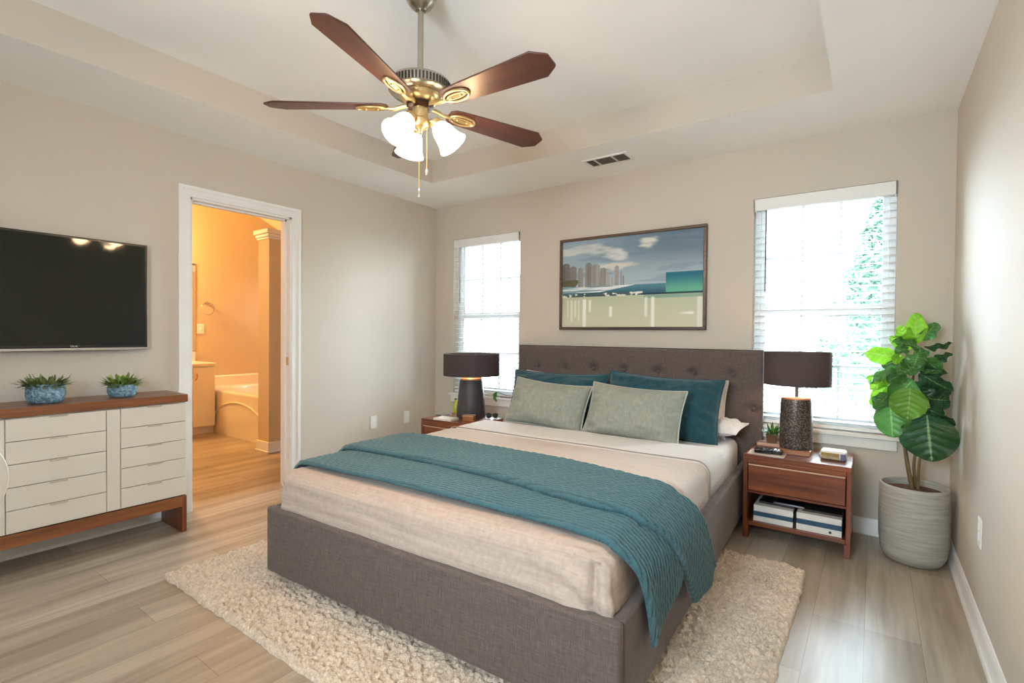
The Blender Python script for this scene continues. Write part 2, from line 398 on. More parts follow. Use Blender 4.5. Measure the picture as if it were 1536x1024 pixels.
def blind(W_, label, wand_side):
    x0, x1, z0, z1 = W_; g = 0.006
    t = thing('window_blind', label, 'blind', ((x0+x1)/2, 0.035, z0), group='white slatted window blinds'); hw = (x1-x0)/2-g; h = z1-z0
    v = MB().box(-hw-0.004, hw+0.004, -0.045, -0.033, h-0.082, h-0.004); v.box(-hw-0.004, -hw+0.006, -0.045, 0.02, h-0.082, h-0.004); v.box(hw-0.006, hw+0.004, -0.045, 0.02, h-0.082, h-0.004)
    v.build('valance', m_trim, t, bevel=0.003)
    MB().box(-hw+0.008, hw-0.008, -0.028, 0.022, h-0.052, h-0.004).build('headrail', m_vinyl, t, bevel=0.002)
    s = MB(); n = 32; zt = h-0.075; zb = 0.055
    for k in range(n):
        z = zb+(zt-zb)*k/(n-1); X = Matrix.Translation((0, 0, z)) @ Matrix.Rotation(math.radians(10), 4, 'X')
        pr = [(-0.021, 0), (-0.011, 0.002), (0, 0.0028), (0.011, 0.002), (0.021, 0)]
        vv = []
        for xx in (-hw, hw):
            for (yy, zz) in pr: vv.append((xx, yy, zz))
            for (yy, zz) in reversed(pr): vv.append((xx, yy, zz-0.0026))
        m_ = 10; s.add(vv, [tuple(range(m_)), tuple(range(2*m_-1, m_-1, -1))]+[(i, (i+1) % m_, m_+(i+1) % m_, m_+i) for i in range(m_)], X)
    s.build('slats', m_slat, t, angle=50)
    MB().box(-hw, hw, -0.02, 0.02, 0.008, 0.03).build('bottom_rail', m_vinyl, t, bevel=0.004)
    c = MB()
    for xx in (-hw*0.72, hw*0.72):
        for yy in (-0.026, 0.026): c.tube([(xx, yy, 0.02), (xx, yy, h-0.05)], 0.0012, 5)
    c.build('ladder_cord', m_vinyl, t)
    MB().tube([(wand_side*(hw-0.07), -0.03, h-0.08), (wand_side*(hw-0.07), -0.031, h-0.62)], 0.004, 8).build('tilt_wand', m_dkgrey, t)
    return t
blind(W1, 'white slatted blind in the narrow-looking left window behind the far lamp', -1)
blind(W2, 'white slatted blind in the right window beside the fiddle leaf plant', -1)

# ------------------------------------------------------------------ outdoors
m_ground = mat_plain('pale_concrete_yard', L(214, 214, 210), 0.9, nscale=1.5, var=0.1)
struct(MB().box(-12, 16, 0.4, 30, -0.7, -0.5).build('ground', m_ground, smooth=False))
m_leafy = mat_plain('conifer_green_foliage', L(70, 98, 78), 0.7, nscale=6, var=0.35)
m_bark = mat_plain('grey_brown_bark', L(96, 80, 66), 0.9, bs=0.6)
def tree(loc, h, r, label, seed):
    rs = random.Random(seed); t = thing('garden_tree', label, 'tree', loc, group='trees beyond the right window')
    MB().tube([(0, 0, 0), (0.03, 0, h*0.5), (0, 0, h*0.95)], [0.12, 0.09, 0.02], 10).build('trunk', m_bark, t)
    f = MB()
    for k in range(5200):
        u = rs.random()**0.8; z = h*(0.10+0.9*u); rr = r*(1-u)**0.75*(0.35+0.65*rs.random()**0.5)+0.04; a = rs.random()*2*PI
        p = Vector((rr*math.cos(a), rr*math.sin(a), z)); s_ = 0.07+0.07*rs.random()
        X = Matrix.Translation(p) @ Euler((rs.uniform(-0.9, 0.9), rs.uniform(-0.9, 0.9), rs.random()*6.3)).to_matrix().to_4x4()
        f.add([(-s_, 0, 0), (0, -s_*0.35, 0.01), (s_, 0, -0.02), (0, s_*0.35, 0.01)], [(0, 1, 2, 3)], X)
    f.build('foliage', m_leafy, t, smooth=False, recalc=False)
tree((3.95, 6.6, -0.5), 4.6, 1.25, 'tall pale green conifer filling the right half of the right window', 3)
tree((3.35, 9.8, -0.5), 3.4, 1.1, 'lower pale conifer farther off behind the tall conifer', 8)

# ------------------------------------------------------------------ outlets and vent
def outlet(loc, rotz, label):
    t = thing('wall_outlet', label, 'outlet', loc, rotz, group='white wall outlets')
    MB().box(-0.036, 0.036, -0.006, 0, -0.058, 0.058).build('cover_plate', m_trim, t, bevel=0.0025)
    s = MB()
    for zz in (0.021, -0.021): s.lathe([(0.0165, 0), (0.0165, 0.0025)], 20, Matrix.Translation((0, -0.006, zz)) @ Matrix.Rotation(PI/2, 4, 'X'))
    s.build('receptacle', m_vinyl, t, angle=30)
    return t
outlet((0, -0.775, 0.385), PI/2, 'white outlet plate on the left wall, nearer the doorway')
outlet((0, -0.385, 0.382), PI/2, 'white outlet plate on the left wall, nearer the far corner')
outlet((RX, -0.995, 0.41), -PI/2, 'white outlet plate low on the right wall')
v = thing('ceiling_vent', 'white ceiling register with dark louvred openings above the framed picture', 'vent', (2.045, -0.355, H))
m = MB().box(-0.17, 0.17, -0.085, -0.065, -0.008, 0); m.box(-0.17, 0.17, 0.065, 0.085, -0.008, 0); m.box(-0.17, -0.145, -0.065, 0.065, -0.008, 0); m.box(0.145, 0.17, -0.065, 0.065, -0.008, 0); m.box(0.045, 0.06, -0.065, 0.065, -0.008, 0); m.box(-0.09, -0.075, -0.065, 0.065, -0.008, 0)
m.build('frame', m_trim, v, bevel=0.002)
m = MB()
for k in range(9):
    yy = -0.056+0.014*k
    m.box(-0.145, 0.145, -0.006, 0.006, -0.0008, 0.0008, Matrix.Translation((0, yy, -0.005)) @ Matrix.Rotation(math.radians(40), 4, 'X'))
m.build('louvre', mat_plain('grey_louvre_metal', L(120, 112, 104), 0.5), v, smooth=False)
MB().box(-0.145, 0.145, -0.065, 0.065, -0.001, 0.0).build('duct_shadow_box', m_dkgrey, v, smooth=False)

# ------------------------------------------------------------------ bathroom beyond the doorway
struct(MB().box(-3.3, -3.1, -3.2, 0.9, 0, 3.75).build('wall_bath_far', m_bath, smooth=False))
struct(wall_x_openings(0.75, 0.9, -3.1, -T, 0, 3.75, [WB]).build('wall_bath_side', m_bath, smooth=False))
struct(MB().box(-3.1, -T, -3.2, -3.05, 0, 3.75).build('wall_bath_near', m_bath, smooth=False))
m = MB(); sl = lambda y: 2.788-0.489*(y+0.328)
m.add([(-3.1, 0.75, sl(0.75)), (-T, 0.75, sl(0.75)), (-T, -1.9, sl(-1.9)), (-3.1, -1.9, sl(-1.9)), (-3.1, 0.75, sl(0.75)+0.1), (-T, 0.75, sl(0.75)+0.1), (-T, -1.9, sl(-1.9)+0.1), (-3.1, -1.9, sl(-1.9)+0.1)],
      [(0, 1, 2, 3), (7, 6, 5, 4), (0, 4, 5, 1), (1, 5, 6, 2), (2, 6, 7, 3), (3, 7, 4, 0)])
m.box(-3.1, -T, -3.05, -1.9, sl(-1.9), sl(-1.9)+0.1)
struct(m.build('ceiling_bath', mat_paint('cream_bathroom_ceiling', L(226, 210, 184), 0.3, 110), smooth=False))
# stub wall with crown and base
sx0, sx1, sy = -1.36, -1.16, -1.10
struct(MB().box(sx0, sx1, sy, 0.75, 0, 2.17).build('wall_stub', m_bath, smooth=False))
m = MB()
for k, (d, za, zb) in enumerate(((0.012, 2.085, 2.105), (0.022, 2.105, 2.135), (0.036, 2.135, 2.18))):
    m.box(sx0-d, sx1+d, sy-d, 0.75, za, zb)
struct(m.build('trim_stub_crown', m_trim, bevel=0.006))
m = MB().box(sx0-0.014, sx1+0.014, sy-0.014, 0.75, 0, 0.105); m.box(sx0-0.024, sx1+0.024, sy-0.024, 0.75, 0, 0.02)
struct(m.build('baseboard_stub', m_trim, bevel=0.005))
# tub
m_tub = mat_plain('white_acrylic_tub', L(232, 222, 206), 0.18, var=0.01, coat=0.4)
tb = thing('bathtub', 'cream built-in bathtub seen through the doorway behind the stub wall', 'bathtub', (-2.23, -0.1, 0))
hx = 0.845; y0 = -0.85; y1 = 0.84; dk = 0.50
m = MB()
def ring(rx, ry, z, n=48, p=3.0):
    o = []
    for k in range(n):
        a = 2*PI*k/n; c, s_ = math.cos(a), math.sin(a)
        o.append((rx*abs(c)**(2/p)*(1 if c >= 0 else -1), ry*abs(s_)**(2/p)*(1 if s_ >= 0 else -1), z))
    return o
n = 48
outer = []
for k in range(n):
    a = 2*PI*k/n; c, s_ = math.cos(a), math.sin(a); q = 1/max(abs(c), abs(s_)); outer.append((hx*c*q, 0.845*s_*q, dk))
rings = [[(p[0], p[1], 0) for p in outer], outer, ring(0.70, 0.70, dk), ring(0.68, 0.68, dk-0.02), ring(0.60, 0.60, dk-0.30), ring(0.5, 0.5, dk-0.38), ring(0.02, 0.02, dk-0.39)]
vv = [p for r_ in rings for p in r_]; ff = []
for i in range(len(rings)-1):
    for k in range(n): ff.append((i*n+k, i*n+(k+1) % n, (i+1)*n+(k+1) % n, (i+1)*n+k))
m.add(vv, ff); m.build('basin', m_tub, tb, bevel=0.02, seg=3)
MB().box(-hx-0.024, -hx+0.05, -0.845, 0.845, dk-0.02, 0.63).build('wall_flange', m_tub, tb, bevel=0.015)
m = MB(); pts = [(0.14+0.62*math.cos(a), -0.846, 0.06+0.33*math.sin(a)) for a in np.linspace(0, PI, 25)]
m.tube(pts, 0.012, 8).build('apron_arch_moulding', m_tub, tb)
MB().box(-0.52, -0.46, -0.852, -0.845, 0.10, 0.2).build('access_cover', m_trim, tb, bevel=0.003)
# vanity
vn = thing('bathroom_vanity', 'white bathroom vanity cabinet against the far bathroom wall', 'vanity', (-3.098, -1.65, 0))
m_van = mat_plain('white_vanity_laminate', L(236, 226, 212), 0.4, var=0.01)
MB().box(0.0, 0.52, -0.72, 0.68, 0.09, 0.785).build('cabinet', m_van, vn, bevel=0.004)
MB().box(0.0, 0.45, -0.71, 0.70, 0, 0.09).build('toe_kick', m_van, vn)
MB().box(0.0, 0.555, -0.74, 0.68, 0.785, 0.82).build('countertop', mat_plain('cultured_marble', L(238, 226, 206), 0.2, nscale=3), vn, bevel=0.008)
MB().box(0.0, 0.02, -0.74, 0.68, 0.82, 0.93).build('backsplash', m_van, vn, bevel=0.005)
for ya, yb, hy_ in ((0.08, 0.43, 0.39), (0.44, 0.676, 0.47)):
    d = MB().box(0.52, 0.538, ya, yb, 0.10, 0.77).build('cabinet_door', m_van, vn, bevel=0.004)
    MB().tube([(0.538, hy_, 0.63), (0.562, hy_+0.005, 0.65), (0.562, hy_+0.012, 0.68), (0.538, hy_+0.015, 0.70)], 0.006, 8).build('door_pull', m_brass, d)
tag(MB().box(-3.1, -3.092, -2.36, -0.962, 0.945, 2.0).build('wall_mirror', mat_metal('mirror_silvering', L(225, 228, 230), 0.02), smooth=False), 'frameless mirror above the bathroom vanity, only its right edge showing', 'mirror')
t = thing('light_switch_plate', 'cream switch plate on the bathroom wall right of the mirror', 'switch', (-3.1, -0.905, 1.21), PI/2)
MB().box(-0.04, 0.04, -0.006, 0, -0.06, 0.06).build('cover_plate', m_trim, t, bevel=0.003)
MB().box(-0.008, 0.008, -0.014, -0.006, -0.012, 0.012).build('toggle', m_vinyl, t, bevel=0.002)
t = thing('towel_ring', 'shiny chrome towel ring on the bathroom wall above the switch plate', 'towel ring', (-3.1, -0.84, 1.53))
MB().lathe([(0.022, 0), (0.022, 0.008), (0.012, 0.014), (0.009, 0.05)], 20, Matrix.Rotation(PI/2, 4, 'Y')).build('mount', m_chrome, t)
MB().tube([(0.046, 0.075*math.sin(a), -0.07+0.075*math.cos(a)) for a in np.linspace(0, 2*PI, 33)[:-1]], 0.005, 8, True).build('ring', m_chrome, t)
# vanity light bar above the mirror
t = thing('vanity_light', 'warm light bar above the bathroom mirror, hidden behind the door jamb', 'wall light', (-3.1, -1.75, 2.12))
MB().box(0, 0.03, -0.3, 0.3, -0.04, 0.04).build('back_plate', m_chrome, t, bevel=0.005)
m_bulb = mat_emit('warm_bulb_glass', (1.0, 0.72, 0.42, 1), 6)
for k in (-0.2, 0, 0.2): MB().sphere((0.085, k, 0), 0.045).build('globe_bulb', m_bulb, t)
BATH_LIGHT = 125
point_light('vanity_lamp_light', (-2.85, -1.75, 2.15), BATH_LIGHT, (1.0, 0.60, 0.22), 0.12)

# ------------------------------------------------------------------ bed
BR = 0.0384; BO = (2.08, -0.115, 0)
bed = thing('bed', 'taupe upholstered platform bed with tufted headboard on the cream rug', 'bed', BO, BR)
hwf = 0.875; fy = -2.305; ft = 0.045
m = MB().box(-hwf, hwf, fy, fy+ft, 0.055, 0.36); m.build('footboard', m_bedfab, bed, bevel=0.014, seg=4)
for nm, a, b in (('side_rail', hwf-ft, hwf), ('side_rail', -hwf, -hwf+ft)):
    MB().box(a, b, fy+ft-0.004, 0.0, 0.055, 0.358).build(nm, m_bedfab, bed, bevel=0.014, seg=4)
MB().box(-hwf+ft, hwf-ft, fy+ft, 0.0, 0.16, 0.2).build('slat_platform', m_black, bed)
for a, b in ((-0.83, fy+0.03), (0.77, fy+0.03), (-0.83, -0.12), (0.77, -0.12)):
    MB().box(a, a+0.14, b, b+0.07, 0.034 if b < -1 else 0.0, 0.075).build('leg', m_black, bed, bevel=0.003)
# headboard: dense front with button dimples
hbx, hbz0, hbz1 = 0.95, 0.055, 1.09
nx, nz = 240, 130
xs = np.linspace(-hbx, hbx, nx); zs = np.linspace(hbz0, hbz1, nz); X_, Z_ = np.meshgrid(xs, zs, indexing='ij')
btn = [(-0.765+0.255*k, 0.918) for k in range(7)]+[(-0.89+0.255*k, 0.70) for k in range(8)]
D_ = np.zeros_like(X_)
for bx, bz in btn:
    r2 = (X_-bx)**2+((Z_-bz)*1.0)**2; D_ += 0.026*np.exp(-r2/0.0011)+0.009*np.exp(-((X_-bx)**2/0.006+(Z_-bz)**2/0.0008))
edge = np.minimum(np.minimum(X_+hbx, hbx-X_), np.minimum(Z_-hbz0, hbz1-Z_)); rr = 0.02
rnd = np.where(edge < rr, rr-np.sqrt(np.maximum(0, rr**2-(rr-edge)**2)), 0)
puff = 0.004*np.sin(X_*9+0.6)*np.exp(-((Z_-0.98)/0.15)**2)
Yf = -0.002+D_+rnd-puff
m = MB(); m.grid(np.stack([X_, Yf, Z_], -1))
bx = [(-hbx, hbz0), (hbx, hbz0), (hbx, hbz1), (-hbx, hbz1)]
# border walls
def border(idx): return [tuple((X_[i, j], Yf[i, j], Z_[i, j])) for i, j in idx]
loop = [(i, 0) for i in range(nx)]+[(nx-1, j) for j in range(1, nz)]+[(i, nz-1) for i in range(nx-2, -1, -1)]+[(0, j) for j in range(nz-2, 0, -1)]
A_ = border(loop); B_ = [(p[0], 0.06, p[2]) for p in A_]; n_ = len(A_)
m.add(A_+B_, [(i, (i+1) % n_, n_+(i+1) % n_, n_+i) for i in range(n_)]+[tuple(range(n_, 2*n_))])
hb = m.build('headboard', m_bedfab, bed, recalc=False, angle=60); merge_by_dist(hb)
for bx_, bz_ in btn:
    MB().sphere((bx_, 0.020, bz_), 0.013, 12, 8).build('tuft_button', m_bedfab, hb)
# mattress
mh = 0.515
V, F, N = rbox_dense(0.818, 1.10, 0.155, 0.06, 0.04, False)
V = V+np.array([0, -1.12, 0.20+0.155+0.002])
mt = MB(); mt.v = [tuple(p) for p in V.tolist()]; mt.f = F
mt = mt.build('mattress', m_white_sheet, bed, recalc=False, smooth=False); merge_by_dist(mt)
mt.data.polygons.foreach_set('use_smooth', [True]*len(mt.data.polygons))

def shell(y0, y1, grow, ztop, zbot, r, step, fn, hx=0.818):
    """cloth wrapped over the mattress between y0 (foot side) and y1; fn(P,N) -> displacement along N"""
    hx = hx+grow; hy = (y1-y0)/2; hz = (ztop-zbot)/2
    V, F, N = rbox_dense(hx, hy, hz, r, step)
    P = V+np.array([0, (y0+y1)/2, (ztop+zbot)/2]); P = P+N*fn(P, N)[:, None]
    return P, F
cov = thing('coverlet', 'beige striped linen coverlet tucked over the mattress foot under the teal throw', 'bedding', BO, BR)
def cov_fn(P, N):
    x, y, z = P.T; top = np.abs(N[:, 2]) > 0.6
    s = np.where(N[:, 2] > 0.5, y, z)               # stripes run across the bed
    d = 0.0045*np.abs(np.sin(PI*(s+0.006*np.sin(7*x))/0.036))**0.5*1.0
    d += 0.016*(fbm(x*3.0, s*9.0, 5, 4)-0.5)+0.014*(fbm(x*1.5+4, (y+z)*22, 9, 3)-0.5)
    foot = (N[:, 1] < -0.5)
    d += np.where(foot, 0.010*(fbm(x*9+2, z*5, 12, 3)-0.5), 0)
    d += np.where(foot, 0.009*np.clip((0.425-0.02*np.sin(3*x)-z)/0.012, 0, 1), 0)
    # pleats drawn towards the tucked corner at the right of the foot
    c = np.exp(-((x-0.72)/0.06)**2)*foot; d += c*0.010*np.sin(z*70+x*30)
    cr_ = np.exp(-((x-0.78)/0.012)**2)*foot*(z < 0.50); d -= 0.034*cr_; d += foot*0.012*np.clip((x-0.785)/0.02, 0, 1)*np.clip((0.5-z)/0.05, 0, 1)
    return d
P, F = shell(-2.272, -1.02, 0.012, 0.53, 0.20, 0.07, 0.011, cov_fn)
m = MB(); m.v = [tuple(p) for p in P.tolist()]; m.f = F
o = m.build('quilt', m_beige, cov, recalc=False, smooth=False); merge_by_dist(o, 1e-3); o.data.polygons.foreach_set('use_smooth', [True]*len(o.data.polygons))
def fold_fn(P, N):
    x, y, z = P.T; return 0.008*(fbm(x*3+7, y*8, 15, 4)-0.5)+0.0012*np.sin(y*2*PI/0.03)
P, F = shell(-1.52, -1.0, 0.024, 0.553, 0.34, 0.07, 0.012, fold_fn)
m = MB(); m.v = [tuple(p) for p in P.tolist()]; m.f = F
m_fold = mat_fabric('pale_beige_linen', L(214, 199, 188), L(188, 172, 160), s1=(3, 130, 130), s2=(200, 60, 60), bs=0.35)
o = m.build('turned_back_fold', m_fold, cov, recalc=False, smooth=False); merge_by_dist(o, 1e-3); o.data.polygons.foreach_set('use_smooth', [True]*len(o.data.polygons))
# white top sheet folded over the coverlet at the head side
sh = MB()
P, F = shell(-1.03, -0.62, 0.028, 0.556, 0.36, 0.07, 0.014, lambda P, N: 0.006*(fbm(P[:, 0]*4, P[:, 1]*6, 33, 3)-0.5))
sh.v = [tuple(p) for p in P.tolist()]; sh.f = F
# throw blanket
def path_xz(s):
    """right-hand drape path, s in metres from the left hem; returns x, z, nx, nz arrays"""
    pts = np.array([(-0.862, 0.41), (-0.858, 0.47), (-0.82, 0.525), (-0.74, 0.549), (-0.4, 0.556), (0, 0.558), (0.4, 0.556), (0.74, 0.548), (0.82, 0.522), (0.872, 0.47), (0.888, 0.415), (0.892, 0.35), (0.893, 0.27), (0.894, 0.10)])
    # Catmull-Rom densify
    Q = []
    for i in range(len(pts)-1):
        p0, p1, p2, p3 = pts[max(i-1, 0)], pts[i], pts[i+1], pts[min(i+2, len(pts)-1)]
        for t_ in np.linspace(0, 1, 40, endpoint=False):
            Q.append(0.5*((2*p1)+(-p0+p2)*t_+(2*p0-5*p1+4*p2-p3)*t_**2+(-p0+3*p1-3*p2+p3)*t_**3))
    Q = np.array(Q+[pts[-1]]); d = np.r_[0, np.cumsum(np.linalg.norm(np.diff(Q, axis=0), axis=1))]
    x = np.interp(s, d, Q[:, 0]); z = np.interp(s, d, Q[:, 1])
    e = 0.004; dx = np.interp(s+e, d, Q[:, 0])-np.interp(s-e, d, Q[:, 0]); dz = np.interp(s+e, d, Q[:, 1])-np.interp(s-e, d, Q[:, 1])
    n = np.hypot(dx, dz)+1e-9
    return x, z, -dz/n, dx/n, d[-1]
cols_ = []
def c3(r, g, b): return np.array(L(r, g, b)[:3])
def throw_layer(m, yf, yb, send, lift, thick, seed, ns=420, nv=120, roll=0.02):
    """yf/yb(sn): front/back edge y along the path, send(t): hem arc length"""
    u = np.linspace(0, 1, ns)[:, None]; t = np.linspace(0, 1, nv)[None, :]
    S = (u*send(t)); x, z, nx_, nz_, Ltot = path_xz(S)
    drop = np.clip((S-1.78)/0.4, 0, 1)
    Y = yf(S, drop)*(1-t)+yb(S, drop)*t
    row = Y/0.021+0.25*np.sin(S*9+seed); ri = np.floor(row)
    q = np.abs(np.sin(PI*row))**0.7*(0.62+0.38*np.abs(np.sin(PI*(S/0.046+0.5*ri+0.35*np.sin(Y*40))))**0.6)
    wob = 0.012*(fbm(S*5, Y*9, seed, 3)-0.5)
    eb = np.minimum(np.minimum(t*(0.4), (1-t)*0.4), np.minimum(u, 1-u)*2.4)+0*S
    edge = np.clip(eb/roll, 0, 1); rim = np.sqrt(1-(1-edge)**2)
    h = lift(S, t)+rim*(thick+0.0095*q)+wob*0.6
    # hanging folds on the side
    h = h+drop*(0.010*(1+np.sin(t*PI*2.2+seed))+0.010*t)
    m.grid(np.stack([x+nx_*h, Y, z+nz_*h], -1))
    stitch_shade = (np.clip(1-q/0.62, 0, 1)**1.0*rim)[..., None]; tone = (0.94+0.18*fbm(S*6, Y*12, seed+3, 3))[..., None]
    K_ = (c3(64, 99, 105)*tone)*(1-stitch_shade)+c3(10, 34, 42)*stitch_shade; cols_.append(K_.reshape(-1, 3)); cols_.append(np.broadcast_to(c3(44, 80, 88), (ns*nv, 3)))  # dark stitching plus the shade of the quilting recesses, mixed into the colour
    hb_ = lift(S, t)+wob*0.6+drop*(0.010*(1+np.sin(t*PI*2.2+seed))+0.010*t)
    m.grid(np.stack([x+nx_*hb_, Y, z+nz_*hb_], -1), flip=True)
m = MB()
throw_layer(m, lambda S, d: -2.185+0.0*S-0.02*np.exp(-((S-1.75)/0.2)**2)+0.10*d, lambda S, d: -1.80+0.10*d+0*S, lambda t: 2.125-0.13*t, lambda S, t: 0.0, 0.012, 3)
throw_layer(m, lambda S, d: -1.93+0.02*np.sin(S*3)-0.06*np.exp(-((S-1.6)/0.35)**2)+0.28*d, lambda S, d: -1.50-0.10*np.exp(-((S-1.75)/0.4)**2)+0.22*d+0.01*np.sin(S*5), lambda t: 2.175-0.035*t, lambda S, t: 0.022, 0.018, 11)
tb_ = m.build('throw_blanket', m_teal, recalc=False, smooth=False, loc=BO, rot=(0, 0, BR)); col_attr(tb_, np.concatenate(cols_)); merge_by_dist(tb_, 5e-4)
tb_.data.polygons.foreach_set('use_smooth', [True]*len(tb_.data.polygons))
tag(tb_, 'teal quilted throw blanket folded across the foot end of the bed', 'blanket')
so_ = sh.build('top_sheet', m_white_sheet, recalc=False, smooth=False, loc=BO, rot=(0, 0, BR)); merge_by_dist(so_, 1e-3); so_.data.polygons.foreach_set('use_smooth', [True]*len(so_.data.polygons))
tag(so_, 'white cotton top sheet folded over in front of the pillows', 'sheet')

hx_ = 0.818+0.028+0.002
pp = [(-hx_, -1.036, 0.38), (-hx_, -1.036, 0.48)]+[(-hx_+0.07-0.07*math.cos(a), -1.036, 0.487+0.0705*math.sin(a)) for a in np.linspace(0.15, PI/2, 8)]
pp += [(x_, -1.036+0.004*math.sin(x_*9), 0.5575) for x_ in np.linspace(-0.75, 0.75, 24)]+[(hx_-0.07+0.07*math.cos(a), -1.036, 0.487+0.0705*math.sin(a)) for a in np.linspace(PI/2, 0.15, 8)]+[(hx_, -1.036, 0.48), (hx_, -1.036, 0.38)]
MB().tube(pp, 0.0035, 8).build('hem', mat_plain('grey_hem_stitching', L(150, 140, 134), 0.8), so_)
# pillows
def pillow(name, label, W_, H_, thick, mat, loc, rot, pipe=None, seed=1, ribs=0.0, ear=0.09, group=None):
    t = thing(name, label, 'pillow', loc, rot=rot, group=group)
    n = 72; u = np.linspace(-1, 1, n); U, Vv = np.meshgrid(u, u, indexing='ij')
    def outline(U, Vv):
        cx = 1-ear*(1-Vv**2)**1.0*0.55; cz = 1-ear*(1-U**2)*1.15
        return U*W_/2*cx, Vv*H_/2*cz
    Xp, Zp = outline(U, Vv)
    prof = np.maximum(0, (1-np.abs(U)**3.2))**0.62*np.maximum(0, (1-np.abs(Vv)**2.8))**0.62
    wr = 0.048*(fbm(U*2.2+seed, Vv*2.2+seed*3, seed, 4)-0.5)+0.010*(fbm(U*7+seed, Vv*3, seed+5, 3)-0.5)*(np.abs(U) > 0.55)*(1-np.abs(U))*3
    wr = wr+0.022*(fbm(U*5+seed, Vv*3.5, seed+9, 3)-0.5)+0.006*np.sin(Vv*20+4*U+seed)*np.exp(-((np.abs(U)-0.82)/0.14)**2)
    m = MB()
    yb = np.minimum(1, prof*2.2)*wr
    fr = -thick/2*prof+yb
    if ribs: fr = fr+ribs*np.minimum(1, prof*3)*np.abs(np.sin(PI*Xp/0.028))**0.6*-1
    m.grid(np.stack([Xp, fr, Zp+H_/2], -1)); m.grid(np.stack([Xp, thick/2*prof, Zp+H_/2], -1), flip=True)
    o = m.build('cushion', mat, t, recalc=False, smooth=False); merge_by_dist(o, 1e-5); o.data.polygons.foreach_set('use_smooth', [True]*len(o.data.polygons))
    if pipe:
        k = np.linspace(-1, 1, 40)
        lp = [(a, -1) for a in k[:-1]]+[(1, a) for a in k[:-1]]+[(a, 1) for a in k[::-1][:-1]]+[(-1, a) for a in k[::-1][:-1]]
        pu = np.array(lp); px, pz = outline(pu[:, 0], pu[:, 1])
        MB().tube([(float(a), 0, float(b)+H_/2) for a, b in zip(px, pz)], 0.0055, 8, True).build('piping', pipe, t)
    return t
def bedpt(x, y, z):
    c, s_ = math.cos(BR), math.sin(BR); return (BO[0]+x*c-y*s_, BO[1]+x*s_+y*c, z)
RD = math.radians
PT = 0.535
pillow('pillow', 'white pillow standing against the headboard behind the right teal sham', 0.70, 0.39, 0.11, m_white_sheet, bedpt(0.405, -0.17, PT-0.03), (RD(-14), RD(0), BR), m_white_sheet, 21)
pillow('pillow', 'white pillow standing against the headboard behind the left teal sham', 0.70, 0.388, 0.11, m_white_sheet, bedpt(-0.455, -0.18, PT-0.03), (RD(-14), 0, BR), m_white_sheet, 22)
pillow('pillow', 'cream pillow lying flat on the mattress at the right beside the headboard', 0.44, 0.28, 0.11, m_white_sheet, bedpt(0.625, -0.30, PT+0.045), (RD(-84), RD(0), BR-0.12), m_white_sheet, 23)
pillow('pillow_sham', 'dark teal pillow sham at the right, leaning in front of a white pillow', 0.77, 0.43, 0.20, m_tealp, bedpt(0.365, -0.38, PT-0.025), (RD(-20), RD(2), BR), m_tealp, 4, 0.0038)
pillow('pillow_sham', 'dark teal pillow sham at the left, nearest the left window', 0.80, 0.41, 0.20, m_tealp, bedpt(-0.41, -0.38, PT-0.025), (RD(-18), RD(0), BR), m_tealp, 7, 0.0038)
pillow('throw_pillow', 'sage green lumbar pillow with pale piping, left of the pair', 0.62, 0.345, 0.215, m_sage, bedpt(-0.36, -0.62, PT-0.005), (RD(-24), RD(3), BR-0.03), m_sagepipe, 12, 0.0012)
pillow('throw_pillow', 'sage green lumbar pillow with pale piping, right of the pair', 0.62, 0.355, 0.215, m_sage, bedpt(0.28, -0.66, PT-0.005), (RD(-24), RD(2), BR-0.03), m_sagepipe, 14, 0.0012)

# ------------------------------------------------------------------ rug
def mat_rug():
    m, n, l, b = newmat('cream_shag_wool'); v = coords(n, l)
    f = noise(n, l, v, 70, 4, 0.7); f2 = noise(n, l, v, 6, 3)
    c = ramp(n, l, f, [(0.3, L(192, 168, 142)), (0.65, L(236, 216, 194))])
    l.new(mix(n, l, 1.0, c, ramp(n, l, f2, [(0.3, (0.93, 0.92, 0.9, 1)), (0.7, (1.04, 1.04, 1.04, 1))]), 'MULTIPLY'), b.inputs['Base Color'])
    b.inputs['Roughness'].default_value = 1.0; b.inputs['Sheen Weight'].default_value = 0.2; b.inputs['Specular IOR Level'].default_value = 0.1
    bump(n, l, b, noise(n, l, v, 160, 3), 0.8, 0.01); return m
m_rug = mat_rug()
rx0, rx1, ry0, ry1 = 0.862, 3.358, -2.722, -0.800
nu, nv = 560, 430
U, Vv = np.meshgrid(np.linspace(0, 1, nu), np.linspace(0, 1, nv), indexing='ij')
Xr = rx0+(rx1-rx0)*U; Yr = ry0+(ry1-ry0)*Vv
ed = np.minimum(np.minimum(Xr-rx0, rx1-Xr), np.minimum(Yr-ry0, ry1-Yr)); ef = np.clip(ed/0.022, 0, 1)
wx = 0.06*(fbm(Xr*7, Yr*7, 41, 3)-0.5); wy = 0.06*(fbm(Xr*7+9, Yr*7, 42, 3)-0.5)
ridg = 1-np.abs(2*fbm((Xr+wx)*38, (Yr+wy)*38, 40, 3)-1)*2.2
pile = 0.62*np.clip(ridg, 0, 1)+0.38*vnoise((Xr+wx)*120, (Yr+wy)*80, 50)
Zr = np.sqrt(1-(1-ef)**2)*(0.008+0.026*pile)+0.001
Xe = Xr+(ef < 1)*0.016*(fbm(Yr*20+Xr*11, Xr*20, 44, 2)-0.5)*(np.minimum(Xr-rx0, rx1-Xr) < 0.022); Ye = Yr+(ef < 1)*0.016*(fbm(Xr*20+5, Yr*20, 45, 2)-0.5)*(np.minimum(Yr-ry0, ry1-Yr) < 0.022)
m = MB(); m.grid(np.stack([Xe, Ye, Zr], -1))
rug = m.build('area_rug', m_rug, recalc=False, smooth=False)
